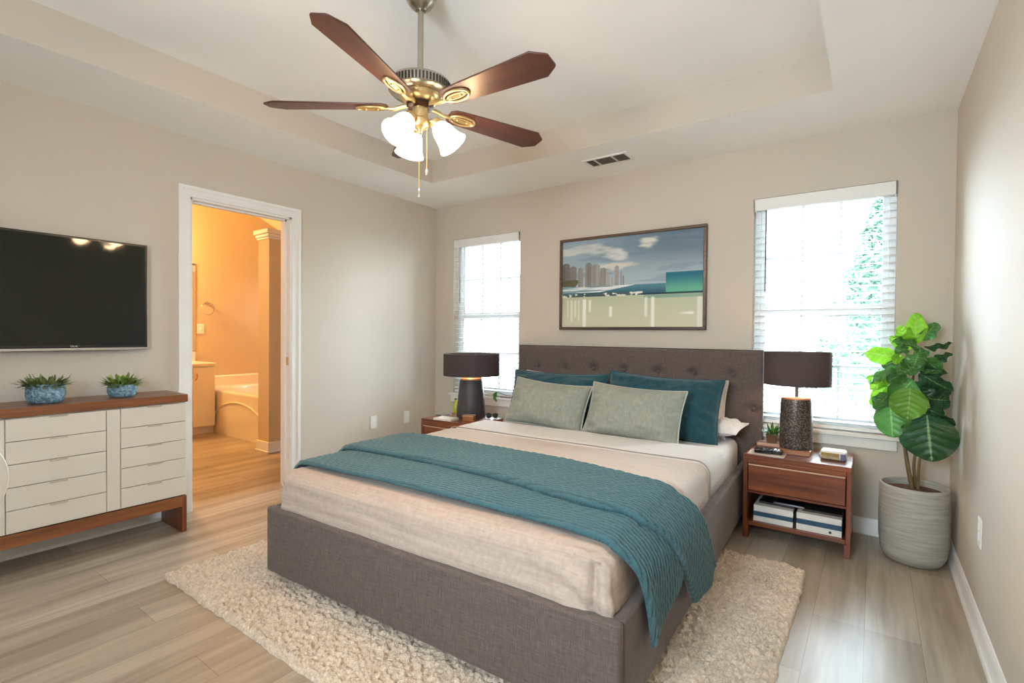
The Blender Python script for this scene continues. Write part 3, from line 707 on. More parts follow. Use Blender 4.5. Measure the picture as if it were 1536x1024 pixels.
rug.data.polygons.foreach_set('use_smooth', [True]*len(rug.data.polygons))
tag(rug, 'cream shaggy area rug lying on the plank floor under the bed', 'rug')

# ------------------------------------------------------------------ nightstands
def nightstand(label, loc):
    t = thing('nightstand', label, 'nightstand', loc, group='walnut nightstands'); w_, d_, h_ = 0.53, 0.41, 0.49
    x0, x1 = -w_/2, w_/2; p = 0.022
    m = MB().box(x0, x1, -d_, 0, h_-0.028, h_); m.box(x0+p, x1-p, -d_+0.001, -d_+0.02, h_-0.054, h_-0.028); m.build('top', m_walnut, t, bevel=0.003)
    for a in (x0, x1-p): MB().box(a, a+p, -d_, 0, 0.075, h_-0.028).build('side_panel', m_walnut_z, t, bevel=0.002)
    MB().box(x0+p, x1-p, -d_+0.004, -0.012, 0.075, 0.098).build('bottom_shelf', m_walnut, t, bevel=0.002)
    MB().box(x0+p, x1-p, -d_+0.012, -0.012, 0.262, 0.276).build('divider_shelf', m_walnut, t, bevel=0.002)
    MB().box(x0+p, x1-p, -0.012, 0, 0.098, h_-0.028).build('back_panel', m_walnut, t)
    dr_ = MB().box(x0+p+0.004, x1-p-0.004, -d_+0.003, -d_+0.022, 0.28, 0.43).build('drawer', m_walnut, t, bevel=0.003)
    MB().box(x0+p+0.004, x1-p-0.004, -d_-0.004, -d_+0.004, 0.428, 0.436).build('pull_lip', mat_plain('lip_highlight', L(196, 160, 130), 0.4), dr_, bevel=0.002)  # pale strip: highlight along the drawer lip put into the colour
    for a in (x0, x1-0.03):
        for b in (-d_, -0.03): MB().box(a, a+0.03, b, b+0.03, 0, 0.075).build('leg', m_walnut_z, t, bevel=0.002)
    return t
NR = (3.265, -0.085, 0); NL = (0.885, -0.385, 0)
ns = nightstand('walnut nightstand right of the bed with books on its open shelf', NR)
dup(ns, NL, 0, 'walnut nightstand left of the bed, mostly hidden by the mattress')
NT = 0.49

# ------------------------------------------------------------------ table lamps
def mat_shade(name, col):
    m, n, l, b = newmat(name); v = coords(n, l, (300, 300, 30)); f = noise(n, l, v, 1.0, 3)
    c = ramp(n, l, f, [(0.3, scl(col, 0.8)), (0.7, scl(col, 1.1))]); l.new(c, b.inputs['Base Color']); b.inputs['Roughness'].default_value = 0.9
    t = n.new('ShaderNodeBsdfTranslucent'); t.inputs['Color'].default_value = (0.26, 0.19, 0.15, 1)
    mx = n.new('ShaderNodeMixShader'); mx.inputs[0].default_value = 0.35; l.new(b.outputs[0], mx.inputs[1]); l.new(t.outputs[0], mx.inputs[2])
    l.new(mx.outputs[0], n['Material Output'].inputs['Surface']); return m
m_shade = mat_shade('charcoal_linen_shade', L(62, 62, 70))
m_stone = None
def mat_hammered():
    m, n, l, b = newmat('hammered_bronze_ceramic'); v = coords(n, l)
    vo = n.new('ShaderNodeTexVoronoi'); vo.inputs['Scale'].default_value = 105; l.new(v, vo.inputs['Vector'])
    l.new(ramp(n, l, vo.outputs['Distance'], [(0.2, L(128, 114, 101)), (0.55, L(64, 56, 52))]), b.inputs['Base Color'])
    b.inputs['Roughness'].default_value = 0.38; b.inputs['Metallic'].default_value = 0.35
    bump(n, l, b, vo.outputs['Distance'], -0.9, 0.008); return m
m_hammer = mat_hammered()
m_slate = mat_plain('slate_grey_ceramic', L(66, 62, 66), 0.5, var=0.08, nscale=20, bs=0.15)
m_capglow = mat_plain('warm_glow_lamp_cap', L(196, 128, 88), 0.4, var=0.05)  # orange colour stands in for the bulb's glow on the body top
m_oak = mat_wood('oak_lamp_plinth', L(130, 76, 40), L(176, 116, 66), axis=0)
def table_lamp(label, loc, r_sh, z_sh0, z_sh1, body, plinth, bodymat, z_cap, energy):
    t = thing('table_lamp', label, 'lamp', loc)
    if plinth: MB().box(-plinth, plinth, -plinth, plinth, 0, 0.03).build('plinth', m_oak, t, bevel=0.003)
    MB().lathe(body, 48).build('body', bodymat, t, angle=60)
    rt = body[-1][0]; zt = body[-1][1]
    MB().lathe([(rt*0.97, zt), (rt*0.97, zt+z_cap*0.6), (rt*0.85, zt+z_cap), (0.012, zt+z_cap)], 40).build('cap', m_capglow, t)
    MB().tube([(0, 0, zt+z_cap-0.002), (0, 0, z_sh0+0.07)], 0.009, 12).build('neck', m_dkgrey, t)
    s = MB(); a = [(r_sh, z_sh0), (r_sh*1.0, z_sh1), (r_sh-0.004, z_sh1), (r_sh-0.004, z_sh0), (r_sh, z_sh0)]
    s.lathe(a, 64, cap=False); sh_ = s.build('lamp_shade', m_shade, t, angle=40)
    sp = MB()
    for k in range(3):
        an = k*2*PI/3; sp.tube([(0, 0, z_sh1-0.03), ((r_sh-0.003)*math.cos(an), (r_sh-0.003)*math.sin(an), z_sh1-0.012)], 0.0025, 6)
    sp.tube([(0, 0, z_sh0+0.06), (0, 0, z_sh1-0.03)], 0.004, 8)
    sp.build('shade_spider', m_dkgrey, sh_)
    zb = (z_sh0+z_sh1)/2-0.01
    MB().sphere((0, 0.028, zb), 0.022).build('bulb', mat_emit('warm_lamp_bulb', (1, 0.66, 0.36, 1), 12), t)
    point_light('table_lamp_light', (loc[0], loc[1]-0.03, loc[2]+zb), energy, (1.0, 0.62, 0.32), 0.03)
    return t
table_lamp('bedside lamp on the right nightstand with hammered bronze base and charcoal drum shade', (3.245, -0.275, NT), 0.178, 0.405, 0.602,
           [(0.086, 0.03), (0.087, 0.04), (0.086, 0.20), (0.084, 0.31), (0.082, 0.322)], 0.083, m_hammer, 0.012, 3.0)
table_lamp('bedside lamp on the left nightstand with smooth slate grey base and wide charcoal shade', (0.89, -0.485, NT), 0.232, 0.345, 0.525,
           [(0.118, 0.0), (0.122, 0.01), (0.112, 0.15), (0.096, 0.30), (0.093, 0.308)], 0, m_slate, 0.018, 2.5)

# ------------------------------------------------------------------ things on the right nightstand
m_sm = mat_plain('fern_green', L(74, 120, 40), 0.5, nscale=40, var=0.35)
def blade_leaf(mb, base, d, length, wid, bend, rs):
    d = Vector(d).normalized(); side = d.cross(Vector((0, 0, 1)))
    side = side.normalized() if side.length > 1e-3 else Vector((1, 0, 0)); nn = side.cross(d)
    v = []; f = []; n = 6
    for i in range(n+1):
        t = i/n; w_ = wid*math.sin(PI*min(1, t*0.85+0.12))**0.8*(1 if t < 1 else 0.05)
        p = Vector(base)+d*length*t+Vector((0, 0, -bend*length*t*t))
        v += [tuple(p-side*w_), tuple(p+nn*w_*0.3), tuple(p+side*w_)]
    for i in range(n):
        for k in (0, 1): f.append((i*3+k, i*3+k+1, i*3+k+4, i*3+k+3))
    mb.add(v, f)
tr = tag(MB().box(3.02, 3.155, -0.20, -0.095, NT, NT+0.022).build('wooden_tray', mat_wood('blush_pine', L(186, 142, 118), L(216, 176, 150), 0), bevel=0.004), 'small pale wooden block under the little potted fern beside the headboard', 'tray')
t = thing('potted_fern', 'tiny green fern in a square brown pot on the pale block by the headboard', 'plant', (3.10, -0.148, NT+0.022))
m = MB(); m.add([(-0.026, -0.026, 0), (0.026, -0.026, 0), (0.026, 0.026, 0), (-0.026, 0.026, 0), (-0.033, -0.033, 0.055), (0.033, -0.033, 0.055), (0.033, 0.033, 0.055), (-0.033, 0.033, 0.055)],
      [(3, 2, 1, 0), (4, 5, 6, 7), (0, 1, 5, 4), (1, 2, 6, 5), (2, 3, 7, 6), (3, 0, 4, 7)])
m.build('pot', mat_wood('brown_wicker_pot', L(92, 58, 38), L(134, 92, 62), 0), t, bevel=0.003)
rs = random.Random(5); m = MB()
for k in range(70):
    a = rs.random()*2*PI; el = rs.uniform(0.3, 1.4); ln = rs.uniform(0.05, 0.105)
    blade_leaf(m, (rs.uniform(-0.02, 0.02), rs.uniform(-0.02, 0.02), 0.052), (math.cos(a)*math.cos(el), math.sin(a)*math.cos(el), math.sin(el)), ln, rs.uniform(0.004, 0.007), rs.uniform(0.1, 0.5), rs)
m.build('foliage', m_sm, t, recalc=False, angle=80)
# remote / phone block
t = thing('remote_control', 'black remote control lying at the front left of the right nightstand', 'remote', (3.105, -0.405, NT), 0.06)
MB().box(-0.06, 0.035, -0.04, 0.04, 0, 0.024).build('body', m_blackgloss, t, bevel=0.006)
MB().box(0.035, 0.085, -0.03, 0.04, 0, 0.02).build('end_block', m_black, t, bevel=0.004)
for k in range(2): MB().box(0.042+0.02*k, 0.056+0.02*k, -0.02, 0.02, 0.02, 0.026).build('button', mat_metal('silver_button', L(190, 192, 198), 0.3), t, bevel=0.002)
tag(MB().box(3.015, 3.21, -0.475, -0.33, NT, NT+0.003).build('coaster_mat', mat_plain('pale_grey_felt', L(196, 182, 172), 0.8), bevel=0.001), 'thin pale mat under the black remote on the right nightstand', 'mat').location.z = 0.0
for o in list(C.objects):
    if o.name.startswith('remote_control'): o.location.z = NT+0.003
# clock
t = thing('alarm_clock', 'white and amber bedside clock at the right edge of the right nightstand', 'clock', (3.44, -0.32, NT), -0.03)
V, F, N = rbox_dense(0.064, 0.052, 0.026, 0.016, 0.008, False); m = MB(); m.v = [tuple(p) for p in (V+np.array([0, 0, 0.027])).tolist()]; m.f = F
o = m.build('case', mat_plain('white_plastic', L(224, 222, 216), 0.35), t, recalc=False, smooth=False); merge_by_dist(o); o.data.polygons.foreach_set('use_smooth', [True]*len(o.data.polygons))
MB().box(-0.056, 0.03, -0.0545, -0.045, 0.006, 0.042).build('amber_face', mat_plain('amber_display', L(150, 124, 72), 0.2, var=0.15, nscale=60), t, bevel=0.003)
MB().box(0.034, 0.06, -0.0535, -0.045, 0.006, 0.042).build('blue_panel', mat_plain('blue_grey_panel', L(92, 98, 128), 0.3), t, bevel=0.003)
MB().tube([(-0.063, 0.0, 0.012), (-0.072, 0.03, 0.006), (-0.078, 0.08, 0.004), (-0.08, 0.14, 0.004)], 0.0025, 6).build('cord', m_vinyl, t)

# books in the open shelf of the right nightstand
m_paper = mat_plain('cream_paper_pages', L(222, 208, 192), 0.85, nscale=200, var=0.08)
m_bkwhite = mat_plain('white_book_cover', L(226, 222, 214), 0.5); m_bkblue = mat_plain('navy_blue_book_cover', L(44, 78, 104), 0.5)
def book(label, loc, w_, d_, h_, cover, rotz=0, group='books on the nightstand shelf'):
    t = thing('book', label, 'book', loc, rotz, group=group); c = 0.0022
    m = MB().box(-w_/2, w_/2, -d_/2, d_/2, 0, c); m.box(-w_/2, w_/2, -d_/2, d_/2, h_-c, h_); m.box(-w_/2, w_/2, -d_/2, -d_/2+c, c, h_-c)
    m.build('cover', cover, t, bevel=0.0008)
    MB().box(-w_/2+0.004, w_/2-0.004, -d_/2+c, d_/2-0.004, c, h_-c).build('pages', m_paper, t)
    return t
SZ = 0.0982; yb = NR[1]-0.41+0.16
for i, (h_, c_, lab) in enumerate(((0.030, m_bkwhite, 'white book at the bottom of the left stack inside the nightstand'), (0.024, m_bkblue, 'blue book in the middle of the left stack inside the nightstand'), (0.036, m_bkwhite, 'white book on top of the left stack inside the nightstand'))):
    book(lab, (3.155, yb+0.004*i, SZ), 0.205, 0.26, h_, c_); SZ += h_+0.0003
zl = SZ; SZ = 0.0982
for i, (h_, c_, lab) in enumerate(((0.034, m_bkwhite, 'white book with a black dot at the bottom of the right stack inside the nightstand'), (0.026, m_bkblue, 'blue book in the middle of the right stack inside the nightstand'), (0.034, m_bkwhite, 'white book on top of the right stack inside the nightstand'))):
    bk = book(lab, (3.382, yb-0.002+0.003*i, SZ), 0.215, 0.26, h_, c_)
    if i == 0: MB().lathe([(0.007, 0), (0.007, 0.0008)], 16, Matrix.Translation((0.055, -0.13, 0.017)) @ Matrix.Rotation(PI/2, 4, 'X')).build('spine_dot', m_black, bk)
    SZ += h_+0.0003
zr = SZ
book('thin dark magazine lying on the right stack inside the nightstand', (3.39, yb+0.02, zr), 0.19, 0.2, 0.012, mat_plain('dark_magazine_cover', L(52, 44, 42), 0.35), 0.05)
book('thin dark magazine lying on the left stack inside the nightstand', (3.17, yb+0.03, zl), 0.19, 0.2, 0.012, mat_plain('black_magazine_cover', L(40, 34, 33), 0.35), -0.04)
t = thing('tablet', 'grey tablet lying on top of the books inside the nightstand', 'tablet', (3.235, yb+0.01, zl+0.0125), -0.06)
MB().box(-0.08, 0.08, -0.09, 0.09, 0, 0.012).build('case', mat_metal('grey_aluminium', L(150, 152, 156), 0.4), t, bevel=0.004)
MB().box(-0.072, 0.072, -0.082, 0.082, 0.012, 0.0128).build('screen', m_blackgloss, t)
tag(MB().box(3.262, 3.270, yb-0.12, yb+0.1, 0.0982, 0.18).build('bookend', m_black, bevel=0.001), 'black bookend standing between the two book stacks in the nightstand', 'bookend')

# ------------------------------------------------------------------ things on the left nightstand
t = book('white paperback lying at the front left of the left nightstand', (0.83, -0.722, NT), 0.17, 0.12, 0.014, m_bkwhite, 0.12, None)
book('grey magazine lying behind the white paperback on the left nightstand', (0.662, -0.575, NT), 0.066, 0.12, 0.010, mat_plain('grey_magazine_cover', L(112, 104, 98), 0.4), -0.05, None)
t = thing('keepsake_box', 'small tan wooden box in front of the left lamp', 'box', (1.0, -0.64, NT), 0.35)
MB().box(-0.045, 0.045, -0.03, 0.03, 0, 0.032).build('box_base', m_oak, t, bevel=0.003); MB().box(-0.047, 0.047, -0.032, 0.032, 0.032, 0.046).build('lid', mat_wood('tan_beech', L(176, 134, 100), L(206, 168, 132), 0), t, bevel=0.003)
t = thing('glass_bottle', 'yellow green glass bottle behind the left lamp', 'bottle', (0.668, -0.43, NT))
MB().lathe([(0.022, 0), (0.026, 0.004), (0.026, 0.06), (0.020, 0.08), (0.010, 0.095), (0.010, 0.118)], 24).build('bottle_body', mat_plain('chartreuse_glass', L(176, 180, 48), 0.12, coat=0.6), t)
MB().lathe([(0.0115, 0.116), (0.0115, 0.128)], 16).build('cap', mat_plain('dark_green_cap', L(52, 72, 34), 0.4), t)
t = thing('sunglasses', 'dark folded sunglasses at the right rear of the left nightstand', 'glasses', (1.088, -0.455, NT), 0.7)
for s_ in (-1, 1): MB().lathe([(0.022, 0), (0.022, 0.003)], 20, Matrix.Translation((s_*0.027, 0, 0.024)) @ Matrix.Rotation(PI/2, 4, 'X')).build('lens', m_blackgloss, t)
MB().tube([(-0.052, 0, 0.036), (0, 0.002, 0.034), (0.052, 0, 0.036)], 0.003, 6).build('bridge', m_black, t)
for s_ in (-1, 1): MB().tube([(s_*0.05, 0, 0.034), (s_*0.048, 0.05, 0.018), (s_*0.02, 0.075, 0.003)], 0.0025, 6).build('temple', m_black, t)
# leafy twig on the left sill
t = thing('leafy_twig', 'dark twig with one drooping green leaf on the left window sill', 'twig', (0.80, -0.012, 0.60))
MB().tube([(0.0, 0, 0.045), (0.10, 0, 0.025), (0.22, 0.002, 0.018), (0.33, 0, 0.022)], 0.0028, 6).build('twig_upper', m_bark, t)
MB().tube([(0.04, -0.004, 0.004), (0.16, -0.004, 0.0035), (0.30, -0.002, 0.012)], 0.003, 6).build('twig_lower', m_bark, t)
m = MB(); m.tube([(0.01, -0.012, 0.05), (-0.01, -0.016, 0.03), (-0.008, -0.02, -0.01), (0.012, -0.023, -0.04)], [0.006, 0.016, 0.018, 0.004], 10, flat=0.45)
m.build('leaf', mat_plain('bright_leaf_green', L(70, 130, 52), 0.4), t)

# ------------------------------------------------------------------ framed picture
t = thing('framed_picture', 'framed coastal painting with skyline and teal square above the headboard', 'picture', (2.058, 0, 1.597))
pw, ph = 0.594, 0.374; fw = 0.022
m_frame = mat_wood('bronze_wood_frame', L(70, 52, 42), L(112, 86, 70), 0)
m = MB().box(-pw, pw, -0.034, 0, ph-fw, ph); m.box(-pw, pw, -0.034, 0, -ph, -ph+fw); m.box(-pw, -pw+fw, -0.034, 0, -ph+fw, ph-fw); m.box(pw-fw, pw, -0.034, 0, -ph+fw, ph-fw)
m.build('frame', m_frame, t, bevel=0.004)
MB().box(-pw+fw, pw-fw, -0.016, 0, -ph+fw, ph-fw).build('backing', m_black, t)
nu, nv = 330, 210
u, v_ = np.meshgrid(np.linspace(0, 1, nu), np.linspace(0, 1, nv), indexing='ij')
def c3(r, g, b): return np.array(L(r, g, b)[:3])
def lerp(a, b, t_): return a*(1-t_[..., None])+b*t_[..., None]
def sm(x, a, b): t_ = np.clip((x-a)/(b-a), 0, 1); return t_*t_*(3-2*t_)
K = np.zeros((nu, nv, 3))
K[:] = lerp(lerp(c3(150, 168, 180), c3(92, 114, 130), sm(u, 0.0, 0.9)), c3(168, 184, 190), sm(v_, 0.1, 0.55))
cl = fbm(u*7, v_*16, 61, 5)
K = lerp(K, c3(112, 132, 150)[None, None]*np.ones_like(K), 0.5*sm(fbm(u*4, v_*20, 66, 4), 0.5, 0.7))
def blob(cx, cy, rx, ry, k, col):
    global K
    d = np.exp(-(((u-cx)/rx)**2+((v_-cy)/ry)**2)); a = np.clip(sm(cl*0.9+d*0.75, 0.72, 1.05)*k, 0, 1)
    K = lerp(K, np.broadcast_to(c3(*col), K.shape), a)
blob(0.64, 0.10, 0.10, 0.09, 0.9, (222, 218, 206)); blob(0.44, 0.20, 0.10, 0.07, 0.9, (214, 214, 208)); blob(0.12, 0.12, 0.22, 0.07, 0.75, (208, 206, 198)); blob(0.42, 0.32, 0.14, 0.05, 0.8, (218, 212, 200))
for (a, b, top, s_) in ((0.0, 0.06, 0.25, 96), (0.06, 0.115, 0.29, 112), (0.125, 0.17, 0.31, 128), (0.185, 0.235, 0.26, 118), (0.235, 0.30, 0.285, 136), (0.30, 0.345, 0.33, 124), (0.345, 0.375, 0.40, 150), (0.41, 0.44, 0.315, 140), (0.452, 0.462, 0.38, 130), (0.468, 0.48, 0.43, 120), (0.38, 0.40, 0.44, 160)):
    tp = top+0.02*((u-(a+b)/2)/((b-a)/2))**2
    k = (u >= a) & (u <= b) & (v_ > tp) & (v_ < 0.55)
    st = 0.75+0.4*vnoise(u*110, v_*3, 70)+0.1*vnoise(u*40, v_*60, 71)
    K[k] = (c3(s_+14, s_+12, s_+8)[None]*st[k][:, None])
k = (u < 0.11+0.02*np.sin(v_*30)) & (v_ > 0.43+0.05*fbm(u*20, v_*3, 73)) & (v_ < 0.53); K[k] = c3(96, 92, 66)*(0.7+0.6*fbm(u*50, v_*40, 72)[k][:, None])
k = (v_ > 0.54) & (v_ < 0.645); K[k] = lerp(np.broadcast_to(c3(78, 128, 142), K.shape), c3(40, 92, 110), sm(v_, 0.54, 0.64))[k]
bt = 0.52+0.03*u; bb = 0.605-0.07*np.maximum(0, u-0.3)/0.27
k = (u < 0.575) & (v_ > bt+0.015*np.exp(-((u-0.2)/0.2)**2)) & (v_ < bb); K[k] = lerp(np.broadcast_to(c3(226, 228, 226), K.shape), c3(120, 150, 160), sm(fbm(u*6, v_*70, 75, 3), 0.45, 0.7))[k]
k = (v_ > 0.615) & (v_ < 0.66) & (u < 0.62); K[k] = lerp(np.broadcast_to(c3(70, 92, 96), K.shape), c3(226, 226, 214), sm(fbm(u*55, v_*40, 76, 2), 0.5, 0.62))[k]
k = (u > 0.765) & (v_ > 0.43) & (v_ < 0.635); K[k] = lerp(np.broadcast_to(c3(0, 104, 126), K.shape), c3(92, 168, 142), sm(v_, 0.45, 0.63))[k]
k = (v_ > 0.632) & (v_ < 0.652) & (u > 0.6); K[k] = c3(22, 62, 74)
k = v_ >= 0.655; K[k] = lerp(np.broadcast_to(c3(186, 192, 162), K.shape), c3(206, 202, 176), sm(v_+0.1*fbm(u*3, v_*9, 77), 0.7, 1.0))[k]
k = (v_ >= 0.655) & (v_ < 0.69) & (u > 0.62); K[k] = c3(140, 168, 150)
for (a, b, va, vb, f_) in ((0.168, 0.192, 0.67, 1, 1), (0.215, 0.232, 0.68, 0.84, 0.8), (0.372, 0.392, 0.76, 0.9, 0.9), (0.625, 0.642, 0.67, 0.9, 0.7), (0.67, 0.69, 0.67, 1, 0.9), (0.04, 0.05, 0.68, 0.9, 0.4), (0.07, 0.085, 0.68, 0.95, 0.5), (0.10, 0.115, 0.68, 0.9, 0.5), (0.13, 0.14, 0.68, 0.95, 0.5), (0.965, 1.0, 0.68, 1, 0.5)):
    w_ = sm(u, a-0.006, a+0.004)*(1-sm(u, b-0.004, b+0.006))*sm(v_, va, va+0.02)*(1-sm(v_, vb-0.03, vb+0.001)*(vb < 1))
    K = lerp(K, np.broadcast_to(c3(242, 242, 230), K.shape), w_*f_)
w_ = np.exp(-((v_-0.855)/0.012)**2)*sm(u, 0.82, 0.93)*(1-sm(u, 0.935, 0.95)); K = lerp(K, np.broadcast_to(c3(244, 242, 226), K.shape), w_)
m = MB(); m.grid(np.stack([-pw+fw+u*(2*pw-2*fw), np.full_like(u, -0.018), ph-fw-v_*(2*ph-2*fw)], -1), flip=False)
o = m.build('canvas', mat_attr('painted_canvas', 0.45), t, recalc=False, smooth=False); col_attr(o, K.reshape(-1, 3))

# ------------------------------------------------------------------ television
t = thing('television', 'large black flat screen television mounted on the left wall above the dresser', 'television', (0.0, -3.09, 1.382))
y1 = 0.575; hz = 0.312
MB().box(0.005, 0.05, -0.35, 0.35, -0.2, 0.2).build('wall_mount', m_black, t)
MB().box(0.030, 0.056, -y1, y1, -hz, hz).build('body', m_black, t, bevel=0.004)
def mat_screen():
    m, n, l, b = newmat('dark_television_screen'); b.inputs['Base Color'].default_value = L(30, 33, 28); b.inputs['Roughness'].default_value = 0.05
    b.inputs['Specular IOR Level'].default_value = 0.25
    l.new(ramp(n, l, noise(n, l, coords(n, l), 1.2, 2), [(0.3, L(27, 30, 26)), (0.7, L(34, 37, 31))]), b.inputs['Base Color']); return m
MB().box(0.0555, 0.0575, -y1+0.012, y1-0.012, -hz+0.03, hz-0.012).build('screen', mat_screen(), t, smooth=False)
MB().box(0.040, 0.060, -y1, y1, -hz, -hz+0.014).build('silver_trim', mat_metal('silver_trim', L(196, 196, 196), 0.35), t, bevel=0.002)
lg = MB().box(0.056, 0.0595, 0.205, 0.255, -hz+0.013, -hz+0.033).build('logo_tab', m_blackgloss, t, bevel=0.001)
m = MB()
for k in range(5):
    yy = 0.215+0.0068*k
    m.box(0.0595, 0.0599, yy, yy+0.0015, -hz+0.019, -hz+0.027); m.box(0.0595, 0.0599, yy, yy+0.0045, -hz+0.0255, -hz+0.027)
    if k % 2: m.box(0.0595, 0.0599, yy+0.003, yy+0.0045, -hz+0.019, -hz+0.027)
    else: m.box(0.0595, 0.0599, yy, yy+0.0045, -hz+0.019, -hz+0.0205)
m.build('logo_marks', mat_plain('silver_print', L(200, 200, 200), 0.4), lg, smooth=False)

# ------------------------------------------------------------------ dresser
DC = -3.40
t = thing('dresser', 'long cream drawer dresser with walnut top and base below the television', 'dresser', (0, DC, 0))
hl = 0.99; dx = 0.33
MB().box(0.026, dx+0.006, -hl-0.005, hl+0.005, 0.768, 0.812).build('top', m_walnut_y, t, bevel=0.003)
MB().box(0.026, dx-0.02, -hl+0.001, hl-0.001, 0.215, 0.768).build('cabinet', m_lacq, t, bevel=0.002)
for s_ in (-1, 1): MB().box(0.026, dx, min(s_*hl, s_*(hl-0.024)), max(s_*hl, s_*(hl-0.024)), 0, 0.214).build('leg_panel', m_walnut_z, t, bevel=0.002)
MB().box(dx-0.024, dx-0.001, -hl+0.024, hl-0.024, 0.152, 0.2145).build('front_rail', m_walnut_y, t, bevel=0.002)
MB().box(0.026, 0.05, -hl+0.024, hl-0.024, 0.152, 0.2145).build('rear_rail', m_walnut_y, t, bevel=0.002)
def front(name, ya, yb, za, zb): return MB().box(dx-0.02, dx-0.001, ya+0.0016, yb-0.0016, za+0.0016, zb-0.0016).build(name, m_lacq, t, bevel=0.0012)
zed = np.linspace(0.22, 0.762, 6)
for s_ in (1, -1):
    for (a, b) in ((0.225, 0.608), (0.669, 0.988)):
        for k in range(5):
            ya, yb_ = sorted((s_*a, s_*b)); d = front('drawer', ya, yb_, zed[k], zed[k+1]); cyy = (ya+yb_)/2
            MB().box(dx-0.004, dx+0.004, cyy-0.034, cyy+0.034, zed[k+1]-0.0095, zed[k+1]-0.003).build('pull', m_lacqh, d, bevel=0.001)
    ya, yb_ = sorted((s_*0.608, s_*0.669)); front('stile_panel', ya, yb_, 0.22, 0.762)
front('centre_panel', -0.225, 0.225, 0.22, 0.762)
MB().lathe([(0.238, 0), (0.238, 0.010), (0.234, 0.013)], 72, Matrix.Translation((dx-0.002, 0, 0.497)) @ Matrix.Rotation(PI/2, 4, 'Y')).build('round_door', m_lacq, t, angle=30)

def mat_blueglaze():
    m, n, l, b = newmat('blue_textured_glaze'); v = coords(n, l)
    vo = n.new('ShaderNodeTexVoronoi'); vo.inputs['Scale'].default_value = 95; l.new(v, vo.inputs['Vector'])
    l.new(ramp(n, l, noise(n, l, v, 75, 4), [(0.35, L(72, 108, 132)), (0.65, L(140, 172, 186))]), b.inputs['Base Color'])
    b.inputs['Roughness'].default_value = 0.4; bump(n, l, b, vo.outputs['Distance'], 0.8, 0.006); return m
m_blue = mat_blueglaze()
m_succ = mat_plain('olive_green_succulent', L(104, 116, 66), 0.5, nscale=45, var=0.45)
m_succ2 = mat_plain('bright_green_succulent', L(116, 138, 62), 0.5, nscale=45, var=0.4)
def pot_plant(label, loc, r, h_, mat, seed, spread, n_, ln):
    t = thing('potted_succulent', label, 'plant', loc, group=None); rs = random.Random(seed)
    MB().lathe([(r*0.72, 0), (r*0.86, 0.006), (r, h_*0.4), (r*0.99, h_*0.7), (r*0.9, h_), (r*0.83, h_), (r*0.86, h_*0.85), (0.001, h_*0.84)], 40, cap=True).build('pot', m_blue, t, angle=60)
    m = MB()
    for k in range(n_):
        a = rs.random()*2*PI; el = rs.uniform(0.25, 1.35); q = rs.random()**0.5*r*0.8
        base = (q*math.cos(a), q*math.sin(a), h_*0.84)
        blade_leaf(m, base, (math.cos(a)*math.cos(el)*spread, math.sin(a)*math.cos(el)*spread, math.sin(el)), rs.uniform(0.5, 1)*ln, rs.uniform(0.0045, 0.008), rs.uniform(0.0, 0.5), rs)
    m.build('foliage', mat, t, recalc=False, angle=80)
pot_plant('olive succulent in a larger blue textured pot, left of the two on the dresser', (0.20, -3.005, 0.812), 0.078, 0.098, m_succ, 2, 1.15, 260, 0.085)
pot_plant('brighter green succulent in a smaller blue pot, right of the two on the dresser', (0.20, -2.685, 0.812), 0.068, 0.075, m_succ2, 9, 1.1, 240, 0.088)

# ------------------------------------------------------------------ fiddle leaf fig
t = thing('fiddle_leaf_fig', 'tall broad-leaved fig plant in a ribbed grey pot in the right corner', 'plant', (3.80, -0.295, 0))
def mat_pot():
    m, n, l, b = newmat('ribbed_grey_pot'); v = coords(n, l, (6, 6, 90)); f = noise(n, l, v, 1.0, 4, 0.6)
    l.new(ramp(n, l, f, [(0.3, L(150, 147, 136)), (0.7, L(182, 180, 168))]), b.inputs['Base Color']); b.inputs['Roughness'].default_value = 0.65
    bump(n, l, b, f, 0.5, 0.005); return m
R0 = 0.152
MB().lathe([(R0*0.62, 0), (R0*0.80, 0.008), (R0*0.93, 0.05), (R0*0.99, 0.12), (R0, 0.25), (R0*0.985, 0.40), (R0*0.97, 0.405), (R0*0.92, 0.405), (R0*0.90, 0.395), (R0*0.90, 0.36), (0.001, 0.36)], 56).build('pot', mat_pot(), t, angle=60)
rs_ = np.random.RandomState(3)
MB().lathe([(0.001, 0.385), (0.05, 0.384), (0.1, 0.379), (R0*0.895, 0.37), (R0*0.895, 0.362)], 40).build('soil', m_soil, t)
m_stem = mat_plain('brown_green_stem', L(112, 92, 58), 0.7, nscale=30, var=0.2)
